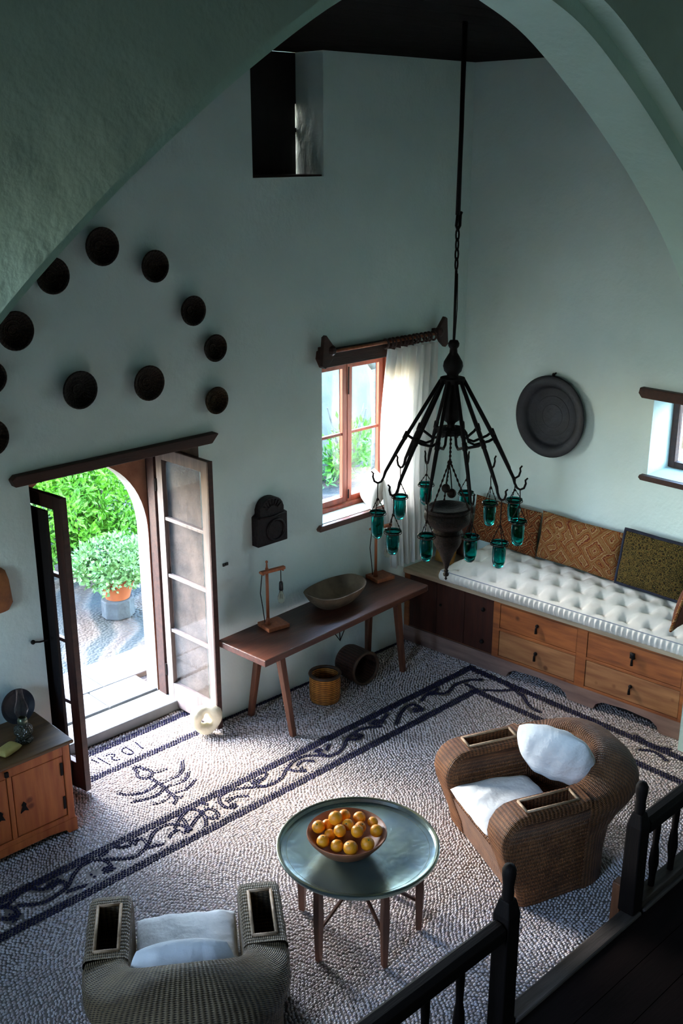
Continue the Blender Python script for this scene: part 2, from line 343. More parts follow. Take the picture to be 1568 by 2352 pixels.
# ------------------------------------------------------------------ room shell
def wall(name,axis,u0,u1,v0,v1,d0,d1,holes,m,stone=(),splay={}):
    """wall slab on a plane; u horizontal, v vertical, d0 = room face, d1 = outer face; splay: hole -> (depth, wider outer rectangle)"""
    mb=MB(); P=(lambda u,v,d:(u,d,v)) if axis=='y' else (lambda u,v,d:(d,u,v))
    def face(d,hs):
        us=sorted({u0,u1,*[h[0] for h in hs],*[h[1] for h in hs]}); vs=sorted({v0,v1,*[h[2] for h in hs],*[h[3] for h in hs]})
        for a,b in zip(us,us[1:]):
            for c,e in zip(vs,vs[1:]):
                if any(h[0]<(a+b)/2<h[1] and h[2]<(c+e)/2<h[3] for h in hs): continue
                mb.add([P(a,c,d),P(b,c,d),P(b,e,d),P(a,e,d)],[(0,1,2,3)])
    face(d0,holes); face(d1,[splay[i][1] if i in splay else h for i,h in enumerate(holes)])
    def ring(h1,e1,h2,e2,mi=0):
        q1=[(h1[0],h1[2]),(h1[1],h1[2]),(h1[1],h1[3]),(h1[0],h1[3])]; q2=[(h2[0],h2[2]),(h2[1],h2[2]),(h2[1],h2[3]),(h2[0],h2[3])]
        for i in range(4):
            k=(i+1)%4; mb.add([P(*q1[i],e1),P(*q1[k],e1),P(*q2[k],e2),P(*q2[i],e2)],[(0,1,2,3)],mi=mi)
    for i,h in enumerate(holes):
        mi=1 if i in stone else 0
        if i in splay: ring(h,d0,h,splay[i][0],mi); ring(h,splay[i][0],splay[i][1],d1,mi)
        else: ring(h,d0,h,d1,mi)
    f=(u0,u1,v0,v1); ring(f,d0,f,d1)
    return struct(mb.build(name,[m,M['reveal']] if stone else m))
ZC=4.95
wall('wall_left','y',-8.0,.5,-.05,ZC+.2,0,.62,[(-4.287,-2.95,-.02,2.27),(-1.735,-.80,1.37,2.66),(-2.38,-1.703,4.09,4.955)],M['plaster'],(0,),{1:(.275,(-1.95,-.22,1.30,2.70))})
wall('wall_right','x',-9.4,0,-.05,ZC+1.0,0,.5,[(-2.62,-1.905,1.845,2.45)],M['plaster'])
wall('wall_far','x',-3.0,0,-.05,ZC+.2,-7.44,-7.9,[(-1.75,-1.05,1.4,2.4)],M['plaster'])  # unseen window opening added as fill light for the main room
wall('wall_near_left','x',-9.4,-3.085,-.05,ZC+.9,-8.1,-8.4,[(-4.25,-3.35,1.6,4.3)],M['near_room'])  # unseen window opening added to brighten the front of the arch wall
wall('wall_near_back','y',-8.5,.5,-.05,ZC+.9,-9.0,-9.4,[],M['near_room'])
# diaphragm arch
AX=-3.72
ARC=[(0,4.985),(.2,4.965),(.41,4.914),(.76,4.789),(1.19,4.542),(1.61,4.256),(1.9,4.03),(2.175,3.79),(2.42,3.53),(2.64,3.25),(2.82,2.95),(2.95,2.6),(3.03,2.2),(3.08,1.6),(3.08,-.05)]
def smooth_arc(off):
    pts=[]
    for i in range(len(ARC)-1):
        p0=ARC[max(i-1,0)] if i else (-ARC[1][0],ARC[1][1]);p1=ARC[i];p2=ARC[i+1];p3=ARC[min(i+2,len(ARC)-1)]
        for k in range(6):
            t=k/6
            f=lambda a,b,c,d:.5*((2*b)+(c-a)*t+(2*a-5*b+4*c-d)*t*t+(3*b-a-3*c+d)*t**3)
            pts.append((f(p0[0],p1[0],p2[0],p3[0]),f(p0[1],p1[1],p2[1],p3[1])))
    pts.append(ARC[-1]); out=[]
    for i,p in enumerate(pts):
        a=pts[max(i-1,0)];b=pts[min(i+1,len(pts)-1)]; tx,tz=b[0]-a[0],b[1]-a[1]; L=math.hypot(tx,tz) or 1
        nx,nz=(-tz/L,tx/L)
        if i==0: nx,nz=0,1
        out.append((p[0]+nx*off,p[1]+nz*off) if i<len(pts)-1 else (p[0]+off,p[1]))
    half=out
    return [(AX-x,z) for x,z in half[::-1]]+[(AX+x,z) for x,z in half[1:]]
def arch_wall(mb,off,y0,y1,top,xl,xr):
    c=smooth_arc(off); 
    for y in (y0,y1):
        for (xa,za),(xb,zb) in zip(c,c[1:]):
            if abs(xa-xb)<1e-4: continue
            mb.add([(xa,y,za),(xb,y,zb),(xb,y,top),(xa,y,top)],[(0,1,2,3)])
        for xe,xs in ((xl,c[0][0]),(xr,c[-1][0])):
            mb.add([(xe,y,-.05),(xs,y,-.05),(xs,y,top),(xe,y,top)],[(0,1,2,3)])
    rows=[[(x,y0,z),(x,(y0+y1)/2,z),(x,y1,z)] for x,z in c]; mb.loft(rows)
    mb.add([(xl,y0,top),(xr,y0,top),(xr,y1,top),(xl,y1,top)],[(0,1,2,3)])
a=MB(); arch_wall(a,0,-2.74,-3.08,ZC+.9,-8.3,0.0); arch_wall(a,.075,-3.0801,-3.20,ZC+.9,-8.3,0.0)
struct(a.build('wall_arch',M['plaster_arch'],smooth=True,angle=40))
# ceiling: dark boards on beams
c=MB(); 
y=.3
while y>-3.2: c.box(-7.9,.4,y-.236,y,ZC+.001,ZC+.14); y-=.24
c.box(-7.95,.5,-3.08,.62,ZC+.15,ZC+.3)
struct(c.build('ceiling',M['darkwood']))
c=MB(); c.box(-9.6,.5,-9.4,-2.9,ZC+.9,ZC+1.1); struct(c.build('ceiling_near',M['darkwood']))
# raised platform in front of the arch
p=MB()
yy=-3.66
while yy>-9: p.box(-8.08,0,yy-.196,yy,.14,.2); yy-=.2
p.box(-8.08,0,-3.66,-3.62,-.05,.14)
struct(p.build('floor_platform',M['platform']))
p=MB(); p.box(-3.83,-2.69,-3.665,-3.565,.155,.215); p.box(-2.66,-.6,-3.665,-3.565,.155,.215)
struct(p.build('trim_1',M['edgewood'],bevel=.01))
# ------------------------------------------------------------------ pebble mosaic floor
POLY=[[0.012,[[-3.53,0.181],[-3.529,0.139],[-3.543,0.08],[-3.53,0.068]]],[0.012,[[-3.618,0.168],[-3.649,0.174],[-3.676,0.144],[-3.672,0.086],[-3.641,0.056]]],[0.012,[[-3.619,0.177],[-3.615,0.086],[-3.628,0.052],[-3.666,0.072]]],[0.012,[[-3.792,0.171],[-3.767,0.177],[-3.737,0.148],[-3.745,0.125],[-3.787,0.119],[-3.781,0.067],[-3.751,0.061]]],[0.012,[[-3.9,0.197],[-3.887,0.135]]],[0.012,[[-3.854,0.183],[-3.839,0.047]]],[0.016,[[-3.752,-0.112],[-3.684,-0.125],[-3.705,-0.172],[-3.665,-0.21],[-3.674,-0.26],[-3.716,-0.307],[-3.763,-0.284],[-3.783,-0.243],[-3.77,-0.197],[-3.736,-0.171],[-3.748,-0.138]]],[0.016,[[-3.725,-0.32],[-3.717,-0.379],[-3.72,-0.433],[-3.719,-0.49],[-3.735,-0.543],[-3.727,-0.58],[-3.739,-0.636],[-3.697,-0.663]]],[0.016,[[-3.739,-0.636],[-3.75,-0.666],[-3.79,-0.688]]],[0.016,[[-4.0,-0.306],[-3.982,-0.351],[-3.943,-0.392],[-3.875,-0.43],[-3.808,-0.432],[-3.755,-0.413],[-3.725,-0.4]]],[0.016,[[-3.99,-0.463],[-3.968,-0.481],[-3.9,-0.508],[-3.829,-0.522],[-3.775,-0.512],[-3.731,-0.478],[-3.713,-0.482]]],[0.011,[[-3.664,-0.271],[-3.628,-0.29],[-3.568,-0.296]]],[0.011,[[-3.9,-0.596],[-3.842,-0.618],[-3.791,-0.613],[-3.756,-0.592]]],[0.011,[[-3.7,-0.424],[-3.66,-0.426],[-3.576,-0.427]]],[0.011,[[-3.699,-0.481],[-3.645,-0.504],[-3.584,-0.506]]],[0.011,[[-3.705,-0.587],[-3.628,-0.605]]],[0.015,[[-3.576,-0.427],[-3.514,-0.4],[-3.476,-0.362],[-3.422,-0.278]]],[0.015,[[-3.584,-0.506],[-3.528,-0.488],[-3.478,-0.434]]],[0.015,[[-3.628,-0.605],[-3.563,-0.584],[-3.509,-0.55]]],[0.017,[[-5.176,-0.837],[-5.123,-0.879],[-5.104,-0.952],[-5.142,-1.009],[-5.183,-0.977],[-5.21,-0.936]]],[0.017,[[-5.164,-0.847],[-5.12,-0.858],[-5.042,-0.82]]],[0.017,[[-5.093,-0.9],[-4.965,-0.991],[-4.886,-0.987],[-4.787,-0.966],[-4.739,-0.929],[-4.677,-0.869],[-4.602,-0.836],[-4.528,-0.835],[-4.466,-0.886],[-4.469,-0.981],[-4.511,-1.002]]],[0.017,[[-4.485,-0.841],[-4.408,-0.824]]],[0.017,[[-4.951,-0.809],[-4.909,-0.874],[-4.866,-0.89]]],[0.017,[[-4.79,-0.863],[-4.762,-0.907],[-4.787,-0.966]]],[0.017,[[-4.806,-0.998],[-4.742,-1.01],[-4.69,-1.027]]],[0.017,[[-4.466,-0.886],[-4.38,-0.96],[-4.314,-1.005],[-4.228,-0.978],[-4.168,-0.942],[-4.112,-0.882],[-4.027,-0.846],[-3.943,-0.858],[-3.895,-0.924],[-3.882,-1.006]]],[0.017,[[-4.206,-0.962],[-4.177,-0.933],[-4.164,-0.87],[-4.208,-0.847]]],[0.017,[[-4.257,-0.875],[-4.321,-0.87],[-4.348,-0.806]]],[0.017,[[-4.202,-0.984],[-4.153,-0.985],[-4.107,-1.02]]],[0.017,[[-4.043,-0.986],[-3.999,-0.952],[-3.937,-0.953]]],[0.032,[[-4.54,-0.975],[-4.504,-0.992],[-4.475,-0.984]]],[0.032,[[-5.131,-0.942],[-5.134,-0.994],[-5.166,-0.993]]],[0.032,[[-4.866,-0.89],[-4.816,-0.863],[-4.787,-0.874]]],[0.032,[[-4.257,-0.875],[-4.218,-0.847]]],[0.032,[[-4.612,-0.966],[-4.605,-0.965]]],[0.032,[[-3.917,-0.982],[-3.908,-1.02]]],[0.017,[[-3.957,-0.927],[-3.849,-0.849],[-3.767,-0.809],[-3.707,-0.849],[-3.725,-0.968],[-3.783,-1.045]]],[0.017,[[-3.917,-1.014],[-3.766,-0.928],[-3.64,-0.879],[-3.633,-0.989],[-3.683,-1.042],[-3.725,-0.968]]],[0.017,[[-3.845,-0.819],[-3.861,-0.938],[-3.917,-1.014]]],[0.017,[[-3.652,-0.798],[-3.625,-0.859]]],[0.017,[[-3.551,-0.895],[-3.509,-0.828],[-3.397,-0.828],[-3.305,-0.88],[-3.188,-0.974],[-3.051,-0.975],[-2.938,-0.892],[-2.787,-0.838],[-2.678,-0.881],[-2.596,-1.001],[-2.456,-0.992],[-2.333,-0.899],[-2.146,-0.86],[-2.003,-0.952]]],[0.017,[[-3.551,-0.895],[-3.564,-0.97],[-3.522,-1.01]]],[0.017,[[-3.514,-0.93],[-3.424,-0.91],[-3.36,-0.972]]],[0.017,[[-3.188,-0.974],[-3.245,-0.901],[-3.227,-0.844]]],[0.017,[[-3.189,-0.88],[-3.13,-0.88],[-3.074,-0.838]]],[0.017,[[-2.938,-0.892],[-2.91,-0.976],[-2.856,-1.009]]],[0.017,[[-2.863,-0.924],[-2.784,-0.881],[-2.726,-0.957]]],[0.017,[[-2.596,-1.001],[-2.623,-0.914],[-2.605,-0.849]]],[0.017,[[-2.558,-0.915],[-2.479,-0.865]]],[0.017,[[-2.003,-0.952],[-2.028,-0.86]]],[0.017,[[-1.939,-0.9],[-1.824,-0.848]]],[0.017,[[-2.333,-0.899],[-2.279,-0.972],[-2.201,-0.939]]],[0.017,[[-1.896,-1.01],[-1.689,-0.884],[-1.55,-0.872],[-1.566,-1.002]]],[0.017,[[-1.474,-0.896],[-1.329,-0.836],[-1.243,-0.969],[-1.051,-0.898],[-0.902,-0.935],[-0.824,-1.01]]],[0.017,[[-1.331,-0.885],[-1.21,-0.848]]],[0.017,[[-0.986,-0.959],[-0.993,-1.057]]],[0.032,[[-3.533,-0.989],[-3.488,-0.991]]],[0.032,[[-3.221,-0.849],[-3.178,-0.891]]],[0.032,[[-2.879,-0.987],[-2.847,-0.987]]],[0.032,[[-2.609,-0.853],[-2.587,-0.899]]],[0.032,[[-2.005,-0.86],[-1.946,-0.907]]],[0.032,[[-1.64,-0.954],[-1.578,-0.99]]],[0.032,[[-2.258,-0.927],[-2.213,-0.928]]],[0.032,[[-1.343,-0.848],[-1.278,-0.885]]],[0.017,[[-0.963,-1.128],[-0.852,-1.256],[-0.701,-1.334]]],[0.017,[[-0.78,-1.393],[-0.913,-1.568],[-0.922,-1.685]]],[0.017,[[-0.739,-1.207],[-0.805,-1.413]]],[0.017,[[-0.677,-2.399],[-0.729,-2.576],[-0.675,-2.701]]],[0.017,[[-0.847,-2.536],[-0.779,-2.637],[-0.835,-2.762]]]]
def seg_d(P,a,b):
    a=np.array(a);b=np.array(b);ab=b-a; t=np.clip(((P-a)@ab)/max(ab@ab,1e-9),0,1); return np.linalg.norm(P-(a+t[:,None]*ab),axis=1)
LINES=[(.030,[(-6.3,-.795),(-.70,-.795)]),(.030,[(-6.3,-1.095),(-.99,-1.095)]),(.030,[(-.73,-.82),(-.73,-3.6)]),(.030,[(-1.02,-1.07),(-1.02,-3.6)]),(.032,[(-4.25,.275),(-2.97,.275)]),(.030,[(-4.12,-.03),(-3.06,-.03)]),(.014,[(-2.93,-.019),(-.75,-.019)]),(.014,[(-6.3,-.019),(-4.3,-.019)])]+POLY
def dark_rows():
    out=[]
    for hw,l in LINES:
        rows=max(1,int(round(2*hw/.0165)))
        pts=np.array(l,float)
        if len(l)>2:      # soften the corners of hand drawn strokes
            for _ in range(2):
                q=[pts[0]]
                for a_,b_ in zip(pts,pts[1:]): q+= [a_*.75+b_*.25,a_*.25+b_*.75]
                pts=np.array(q+[pts[-1]])
        sg=np.diff(pts,axis=0); L=np.linalg.norm(sg,axis=1); cum=np.concatenate([[0],np.cumsum(L)])
        for r_ in range(rows):
            o_=(r_-(rows-1)/2)*.0165; d=(r_%2)*.011+.004
            while d<cum[-1]+.006:
                k=min(np.searchsorted(cum,d,side='right')-1,len(L)-1); f=(d-cum[k])/max(L[k],1e-6); t_=sg[k]/max(L[k],1e-6); p=pts[k]+sg[k]*f+np.array([-t_[1],t_[0]])*o_
                out.append((p[0],p[1],math.atan2(t_[1],t_[0])+(.55 if rows>2 and r_%2 else (-.55 if rows>2 else 0)))); d+=.0215
    return np.array(out)
def near_dark(P):
    m=np.zeros(len(P),bool)
    for hw,l in LINES:
        for a_,b_ in zip(l,l[1:]): m|=seg_d(P,a_,b_)<hw+.0085
    return m
def pebbles():
    px,py=.0248,.0182
    X0,X1,Y0,Y1=-6.3,-.42,-3.6,.38
    gx=np.arange(X0,X1,px); gy=np.arange(Y0,Y1,py)
    A,B=np.meshgrid(gx,gy,indexing='ij'); A=A+((np.arange(len(gy))%2)*px/2)[None,:]
    P=np.stack([A.ravel(),B.ravel()],1); P+=rng.uniform(-1,1,P.shape)*np.array([.0055,.0036])
    # gentle swirl of the rows
    P0=P.copy()
    P[:,0]+=.05*np.sin(P0[:,1]*3.1+1)+.03*np.sin(P0[:,1]*7+P0[:,0]*2)
    P[:,1]+=.05*np.sin(P0[:,0]*2.7)+.035*np.sin(P0[:,0]*6.1+P0[:,1]*3)
    k=(P[:,0]<X1)&(P[:,1]<.36)&((P[:,1]<-.004)|((P[:,0]>-4.27)&(P[:,0]<-2.965)))
    P=P[k]; n=len(P)
    P=P[~near_dark(P)]; D=dark_rows(); D=D[(D[:,0]<X1)&(D[:,0]>X0)]; nw=len(P); P=np.concatenate([P,D[:,:2]+rng.uniform(-.0015,.0015,(len(D),2))]); n=len(P)
    dm=np.arange(n)>=nw
    ang=.9*np.sin(P[:,0]*2.3+1.2*np.sin(P[:,1]*2.1))+.7*np.cos(P[:,1]*3.3+P[:,0])+rng.normal(0,.25,n)
    ang[nw:]=D[:,2]+rng.normal(0,.15,len(D))
    ra=rng.uniform(.0108,.0136,n); rb=rng.uniform(.0072,.0094,n); h=rng.uniform(.010,.0138,n); ra[nw:]*=.92; rb[nw:]*=.98; dz=-rng.uniform(0,.0035,n)
    S=7; th=np.arange(S)*2*PI/S
    rings=[(1.0,-.55),(.86,.45),(.45,.88)]
    V=np.zeros((n,S*3+1,3),np.float32)
    ca,sa=np.cos(ang),np.sin(ang)
    for r_,(rr,zz) in enumerate(rings):
        lx=rr*ra[:,None]*np.cos(th)[None];ly=rr*rb[:,None]*np.sin(th)[None]
        V[:,r_*S:(r_+1)*S,0]=P[:,0:1]+lx*ca[:,None]-ly*sa[:,None]
        V[:,r_*S:(r_+1)*S,1]=P[:,1:2]+lx*sa[:,None]+ly*ca[:,None]
        V[:,r_*S:(r_+1)*S,2]=(dz+h*(zz-1))[:,None]
    V[:,S*3,0]=P[:,0];V[:,S*3,1]=P[:,1];V[:,S*3,2]=dz
    F=[]
    for r_ in range(2):
        for k_ in range(S):
            a_=r_*S+k_;b_=r_*S+(k_+1)%S;F.append((a_,b_,b_+S,a_+S))
    T=[(2*S+k_,2*S+(k_+1)%S,3*S) for k_ in range(S)]
    nv=S*3+1; off=(np.arange(n)*nv)
    Q=(np.array(F)[None]+off[:,None,None]).reshape(n,-1); Tt=(np.array(T)[None]+off[:,None,None]).reshape(n,-1)
    loops=np.concatenate([Q,Tt],1).ravel(); per=np.array([4]*len(F)+[3]*len(T))
    tot=np.tile(per,n); start=np.concatenate([[0],np.cumsum(tot)[:-1]])
    V=V.reshape(-1,3)
    # mortar bed and the plain ground beyond the pebbles
    g=[(-9.5,-9.3,-.0105),(.5,-9.3,-.0105),(.5,.001,-.0105),(-9.5,.001,-.0105),(-4.287,.001,-.0105),(-2.95,.001,-.0105),(-2.95,.62,-.0105),(-4.287,.62,-.0105)]
    nb=len(V); V=np.concatenate([V,np.array(g,np.float32)])
    loops=np.concatenate([loops,nb+np.arange(8)]); start=np.concatenate([start,[len(loops)-8,len(loops)-4]]); tot=np.concatenate([tot,[4,4]])
    me=bpy.data.meshes.new('floor'); me.vertices.add(len(V)); me.vertices.foreach_set('co',V.ravel())
    me.loops.add(len(loops)); me.loops.foreach_set('vertex_index',loops.astype(np.int32))
    me.polygons.add(len(start)); me.polygons.foreach_set('loop_start',start.astype(np.int32)); me.polygons.foreach_set('loop_total',tot.astype(np.int32))
    nf=len(F)+len(T); mi=np.concatenate([np.repeat(dm.astype(np.int32),nf),[2,2]])
    for q in ('peb_white','peb_dark','grout'): me.materials.append(M[q])
    me.polygons.foreach_set('material_index',mi.astype(np.int32)); me.polygons.foreach_set('use_smooth',[True]*len(start))
    me.update(calc_edges=True); me.validate()
    o=bpy.data.objects.new('floor',me); COL.objects.link(o); return struct(o)
pebbles()
# ------------------------------------------------------------------ door
m=MB(); m.box(-4.285,-2.952,.36,.62,-.01,.08); struct(m.build('trim_2',M['slab'],bevel=.012))
def prism_taper(): 
    mb=MB(); mb.prism([(-4.40,2.272),(-2.86,2.272),(-2.80,2.335),(-2.82,2.345),(-4.39,2.345),(-4.42,2.32)],-.055,.10,'y'); return mb
struct(prism_taper().build('trim_3',M['lintel'],bevel=.006))
d=MB(); d.box(-4.285,-4.225,.5,.60,.08,2.27); d.box(-3.012,-2.952,.5,.60,.08,2.27); d.box(-4.225,-3.012,.5,.60,2.19,2.27)
door=struct(d.build('door_1',M['lintel'],bevel=.004))
def leaf(hx,hy,fx,fy,z0,z1,mwood,medge,shutter=False):
    L=math.hypot(fx-hx,fy-hy); ang=math.atan2(fy-hy,fx-hx)
    T=Matrix.Translation((hx,hy,0))@Matrix.Rotation(ang,4,'Z'); t=.022
    f=MB(); sw=.072
    f.box(0,sw,-t,t,z0,z1,T); f.box(L-sw,L-.0,-t,t,z0,z1,T)
    hs=[z0+.20]; H=z1-.09-hs[0]
    f.box(sw,L-sw,-t,t,z0,z0+.2,T); f.box(sw,L-sw,-t,t,z1-.09,z1,T)
    for k in (1,2,3): 
        zc=hs[0]+H*k/4; f.box(sw,L-sw,-t*.7,t*.7,zc-.014,zc+.014,T)
    o=f.build('door_leaf',mwood,door,bevel=.004)
    for k in range(4):
        g=MB(); g.box(sw-.004,L-sw+.004,-.003,.003,hs[0]+H*k/4+.014*(k>0),hs[0]+H*(k+1)/4-.014*(k<3),T); g.build('glass_pane',M['clear'],o)
    e=MB(); e.box(L+.0005,L+.012,-t,t,z0,z1,T); e.build('edge_strip',medge,o)
    for zc in (1.15,):
        h=MB(); h.tube([T@Vector((L-.035,t*s,zc+dz)) for s,dz in ((1,0),(2.2,0),(2.4,-.03),(2.2,-.07))],.005,8); h.build('door_latch',M['iron'],o)
    for zc in (z0+.3,z1-.3):
        h=MB(); h.tube([T@Vector((-.004,-t-.004,zc-.05)),T@Vector((-.004,-t-.004,zc+.05))],.008,8); h.build('hinge',M['iron'],o)
    if shutter:
        s=MB(); 
        s.box(.004,L-sw-.05,-t-.030,-t-.006,z0+.02,z1-.10,T)
        s.build('inner_shutter',M['black'],o)
    return o
leaf(-2.985,.475,-2.962,-.135,.02,2.175,M['leafpale'],M['lintel'])
leaf(-4.245,.475,-4.150,-.165,.02,2.175,M['leafdark'],M['lintel'],True).rotation_euler=(0,0,0)
# outer stone arch of the doorway
s=MB(); pts=[]
for k in range(33):
    a_=PI*k/32; pts.append((-3.60-.605*math.cos(a_),1.42+.70*math.sin(a_)**.93))
L_=[(-4.205,-.0)]+pts+[(-2.995,-.0)]
for y_ in (.645,.80):
    for p_,q_ in zip(pts,pts[1:]): s.add([(p_[0],y_,p_[1]),(q_[0],y_,q_[1]),(q_[0],y_,2.7),(p_[0],y_,2.7)],[(0,1,2,3)])
    for xa,xb in ((-4.6,-4.205),(-2.995,-2.6)): s.add([(xa,y_,-.0),(xb,y_,-.0),(xb,y_,2.7),(xa,y_,2.7)],[(0,1,2,3)],mi=0)
s.loft([[(x,.645,z),(x,.70,z),(x,.80,z)] for x,z in L_],mi=1)
struct(s.build('wall_porch',[M['spandrel'],M['stonepale']]))
# ------------------------------------------------------------------ windows
def sash(name,par,x0,x1,z0,z1,y,mwood,nz=2,nx=1,fw=.05,t=.02,axis='y'):
    B=(lambda mb,a,b,c,e,f=t: mb.box(a,b,y-f,y+f,c,e)) if axis=='y' else (lambda mb,a,b,c,e,f=t: mb.box(y-f,y+f,a,b,c,e))
    f=MB(); B(f,x0,x0+fw,z0,z1);B(f,x1-fw,x1,z0,z1);B(f,x0+fw,x1-fw,z0,z0+fw);B(f,x0+fw,x1-fw,z1-fw,z1)
    for k in range(1,nz):
        zc=z0+fw+(z1-z0-2*fw)*k/nz; B(f,x0+fw,x1-fw,zc-.012,zc+.012,t*.7)
    for k in range(1,nx):
        xc=x0+fw+(x1-x0-2*fw)*k/nx; B(f,xc-.009,xc+.009,z0+fw,z1-fw,t*.7)
    o=f.build(name,mwood,par,bevel=.003)
    g=MB(); B(g,x0+fw-.004,x1-fw+.004,z0+fw-.004,z1-fw+.004,.003); g.build('glass_pane',M['clear'],o); return o
w=MB(); w.box(-1.733,-1.70,.17,.27,1.372,2.658);w.box(-.835,-.802,.17,.27,1.372,2.658);w.box(-1.70,-.835,.17,.27,1.372,1.405);w.box(-1.70,-.835,.17,.27,2.62,2.658)
win=struct(w.build('window_1',M['redframe'],bevel=.004))
sash('window_sash',win,-1.698,-1.270,1.408,2.618,.215,M['redframe']); sash('window_sash',win,-1.264,-.838,1.408,2.618,.215,M['redframe'])
b_=MB(); b_.tube([(-1.262,.185,2.35),(-1.262,.182,2.58)],.006,8); b_.tube([(-1.262,.185,1.44),(-1.262,.182,1.52)],.006,8); b_.build('window_bolt',M['iron'],win)
x_=MB(); x_.prism([(-1.80,1.318),(-.72,1.318),(-.70,1.345),(-.72,1.366),(-1.78,1.366),(-1.81,1.34)],-.045,-.002,'y'); x_.box(-1.733,-.802,-.002,.168,1.34,1.369); 
struct(x_.build('trim_4',M['walnut'],bevel=.004))
x_=MB(); x_.prism([(-1.76,2.665),(-.74,2.665),(-.72,2.70),(-.74,2.80),(-1.79,2.80),(-1.80,2.74)],-.05,.03,'y'); struct(x_.build('trim_5',M['lintel'],bevel=.006))
# window on the right wall
w=MB(); w.box(.30,.36,-2.615,-2.56,1.85,2.445); w.box(.30,.36,-1.965,-1.91,1.85,2.445); w.box(.30,.36,-2.56,-1.965,1.85,1.90); w.box(.30,.36,-2.56,-1.965,2.395,2.445); w.box(.31,.35,-2.275,-2.25,1.90,2.395)
win2=struct(w.build('window_2',M['lintel'],bevel=.003)); g=MB(); g.box(.328,.332,-2.56,-2.275,1.90,2.395);g.box(.328,.332,-2.25,-1.965,1.90,2.395); g.build('glass_pane',M['clear'],win2)
x_=MB(); x_.prism([(-2.75,2.455),(-1.82,2.455),(-1.79,2.49),(-1.80,2.535),(-2.76,2.535)],-.05,.05,'x'); struct(x_.build('trim_6',M['lintel'],bevel=.006))
x_=MB(); x_.prism([(-2.74,1.80),(-1.87,1.80),(-1.85,1.82),(-1.86,1.842),(-2.74,1.842)],-.045,.03,'x'); struct(x_.build('trim_7',M['lintel'],bevel=.004))
# tall shuttered niche below the ceiling
x_=MB(); x_.box(-2.378,-1.72,.30,.34,4.10,4.95); x_.box(-1.72,-1.7035,.30,.34,4.60,4.95); x_.box(-1.72,-1.7035,.30,.34,4.40,4.43); x_.box(-1.72,-1.7125,.30,.34,4.43,4.60); x_.box(-1.72,-1.7105,.30,.34,4.10,4.40); struct(x_.build('window_3',M['black']))
x_=MB(); x_.box(-2.378,-1.705,.02,.30,4.092,4.102); struct(x_.build('trim_8',M['lintel']))
# ------------------------------------------------------------------ courtyard
g=MB(); g.add([(-9,.62,.03),(7,.62,.03),(7,9,.03),(-9,9,.03)],[(0,1,2,3)]); g.add([(.5,-9,.03),(7,-9,.03),(7,.62,.03),(.5,.62,.03)],[(0,1,2,3)])
struct(g.build('floor_courtyard',M['court']))
s=MB()
for x0,x1,y0,y1 in ((-4.19,-3.45,.66,.98),(-3.44,-2.99,.66,.98),(-4.4,-3.3,.99,1.42),(-3.29,-2.55,.99,1.42)): s.box(x0,x1,y0,y1,.0,.075)
struct(s.build('trim_9',M['slab'],bevel=.01))
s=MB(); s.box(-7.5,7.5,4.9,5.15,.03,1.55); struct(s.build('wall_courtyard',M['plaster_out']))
M['pipe']=cloth('grey piping',(.30,.33,.40),(.24,.27,.33))
# ------------------------------------------------------------------ courtyard plants
def leaves(center,rad,n,size,m,name,parent,flat=.5,shape='blob',seed=1,tips=None):
    rg=random.Random(seed); mb=MB(); cl=[]
    for k in range(max(6,n//40)):
        while True:
            p=Vector((rg.uniform(-1,1),rg.uniform(-1,1),rg.uniform(-1,1)))
            if p.length<1: break
        p=p.normalized()*(.55+.45*rg.random()); cl.append(p)
    for k in range(n):
        c=cl[k%len(cl)]; d=Vector((rg.gauss(0,1),rg.gauss(0,1),rg.gauss(0,1))).normalized()
        P=Vector((c.x*rad[0],c.y*rad[1],c.z*rad[2]))+Vector(center)+d*(size*rg.uniform(.6,2.4))
        ax=(d+Vector((0,0,rg.uniform(-.2,.9)))).normalized(); s=ax.cross(Vector((rg.gauss(0,1),rg.gauss(0,1),rg.gauss(0,1)))).normalized()
        L=size*rg.uniform(.8,1.5); w=L*rg.uniform(.16,.28) if flat<.5 else L*.34
        nr=ax.cross(s)
        mb.add([P,P+ax*L*.45+s*w+nr*w*.3,P+ax*L,P+ax*L*.45-s*w+nr*w*.3,P+ax*L*.5],[(0,1,4),(1,2,4),(2,3,4),(3,0,4)])
    return mb.build(name,m,parent)
def bush(loc,parts,label,cat='bush'):
    b=empty('garden_shrub',loc,0,label,cat)
    for i,(c,r_,n,s,m) in enumerate(parts): leaves(c,r_,n,s,M[m],'foliage',b,.4,seed=i+int(loc[0]*10)+50)
    t=MB()
    for k in range(5):
        a=k*1.26; t.tube([(0.05*math.cos(a),.05*math.sin(a),-0.0),(.12*math.cos(a),.12*math.sin(a),.4),(.3*math.cos(a),.25*math.sin(a),1.0)],[.025,.02,.01],6)
    t.build('stem',M['bark'],b); return b
bush((-2.0,3.35,.03),[((-.30,0,.85),(.62,.5,.72),5200,.058,'leaf1'),((.35,.05,.70),(.5,.45,.55),4200,.058,'leaf1'),((-.25,.1,1.25),(.6,.45,.4),2600,.058,'leaf1'),((.1,.2,.7),(.7,.35,.6),1500,.07,'leaf3')],'tall bright green feathery bush in the courtyard beyond the open door')
bush((2.35,3.9,.03),[((.15,0,.35),(.5,.35,.3),600,.10,'leaf1'),((-.35,.05,.25),(.35,.3,.22),300,.10,'leaf3')],'green shrub seen low behind the window panes in the courtyard')
bush((-3.6,4.1,.03),[((0,0,.75),(.8,.35,.65),1500,.10,'leaf1'),((.1,.05,.6),(.7,.3,.5),600,.09,'leaf3')],'green bush seen through the narrow glass of the left door leaf')
tr=empty('garden_tree',(1.9,2.9,.03),0,'pale trunked tree beyond the right pane of the casement window','tree')
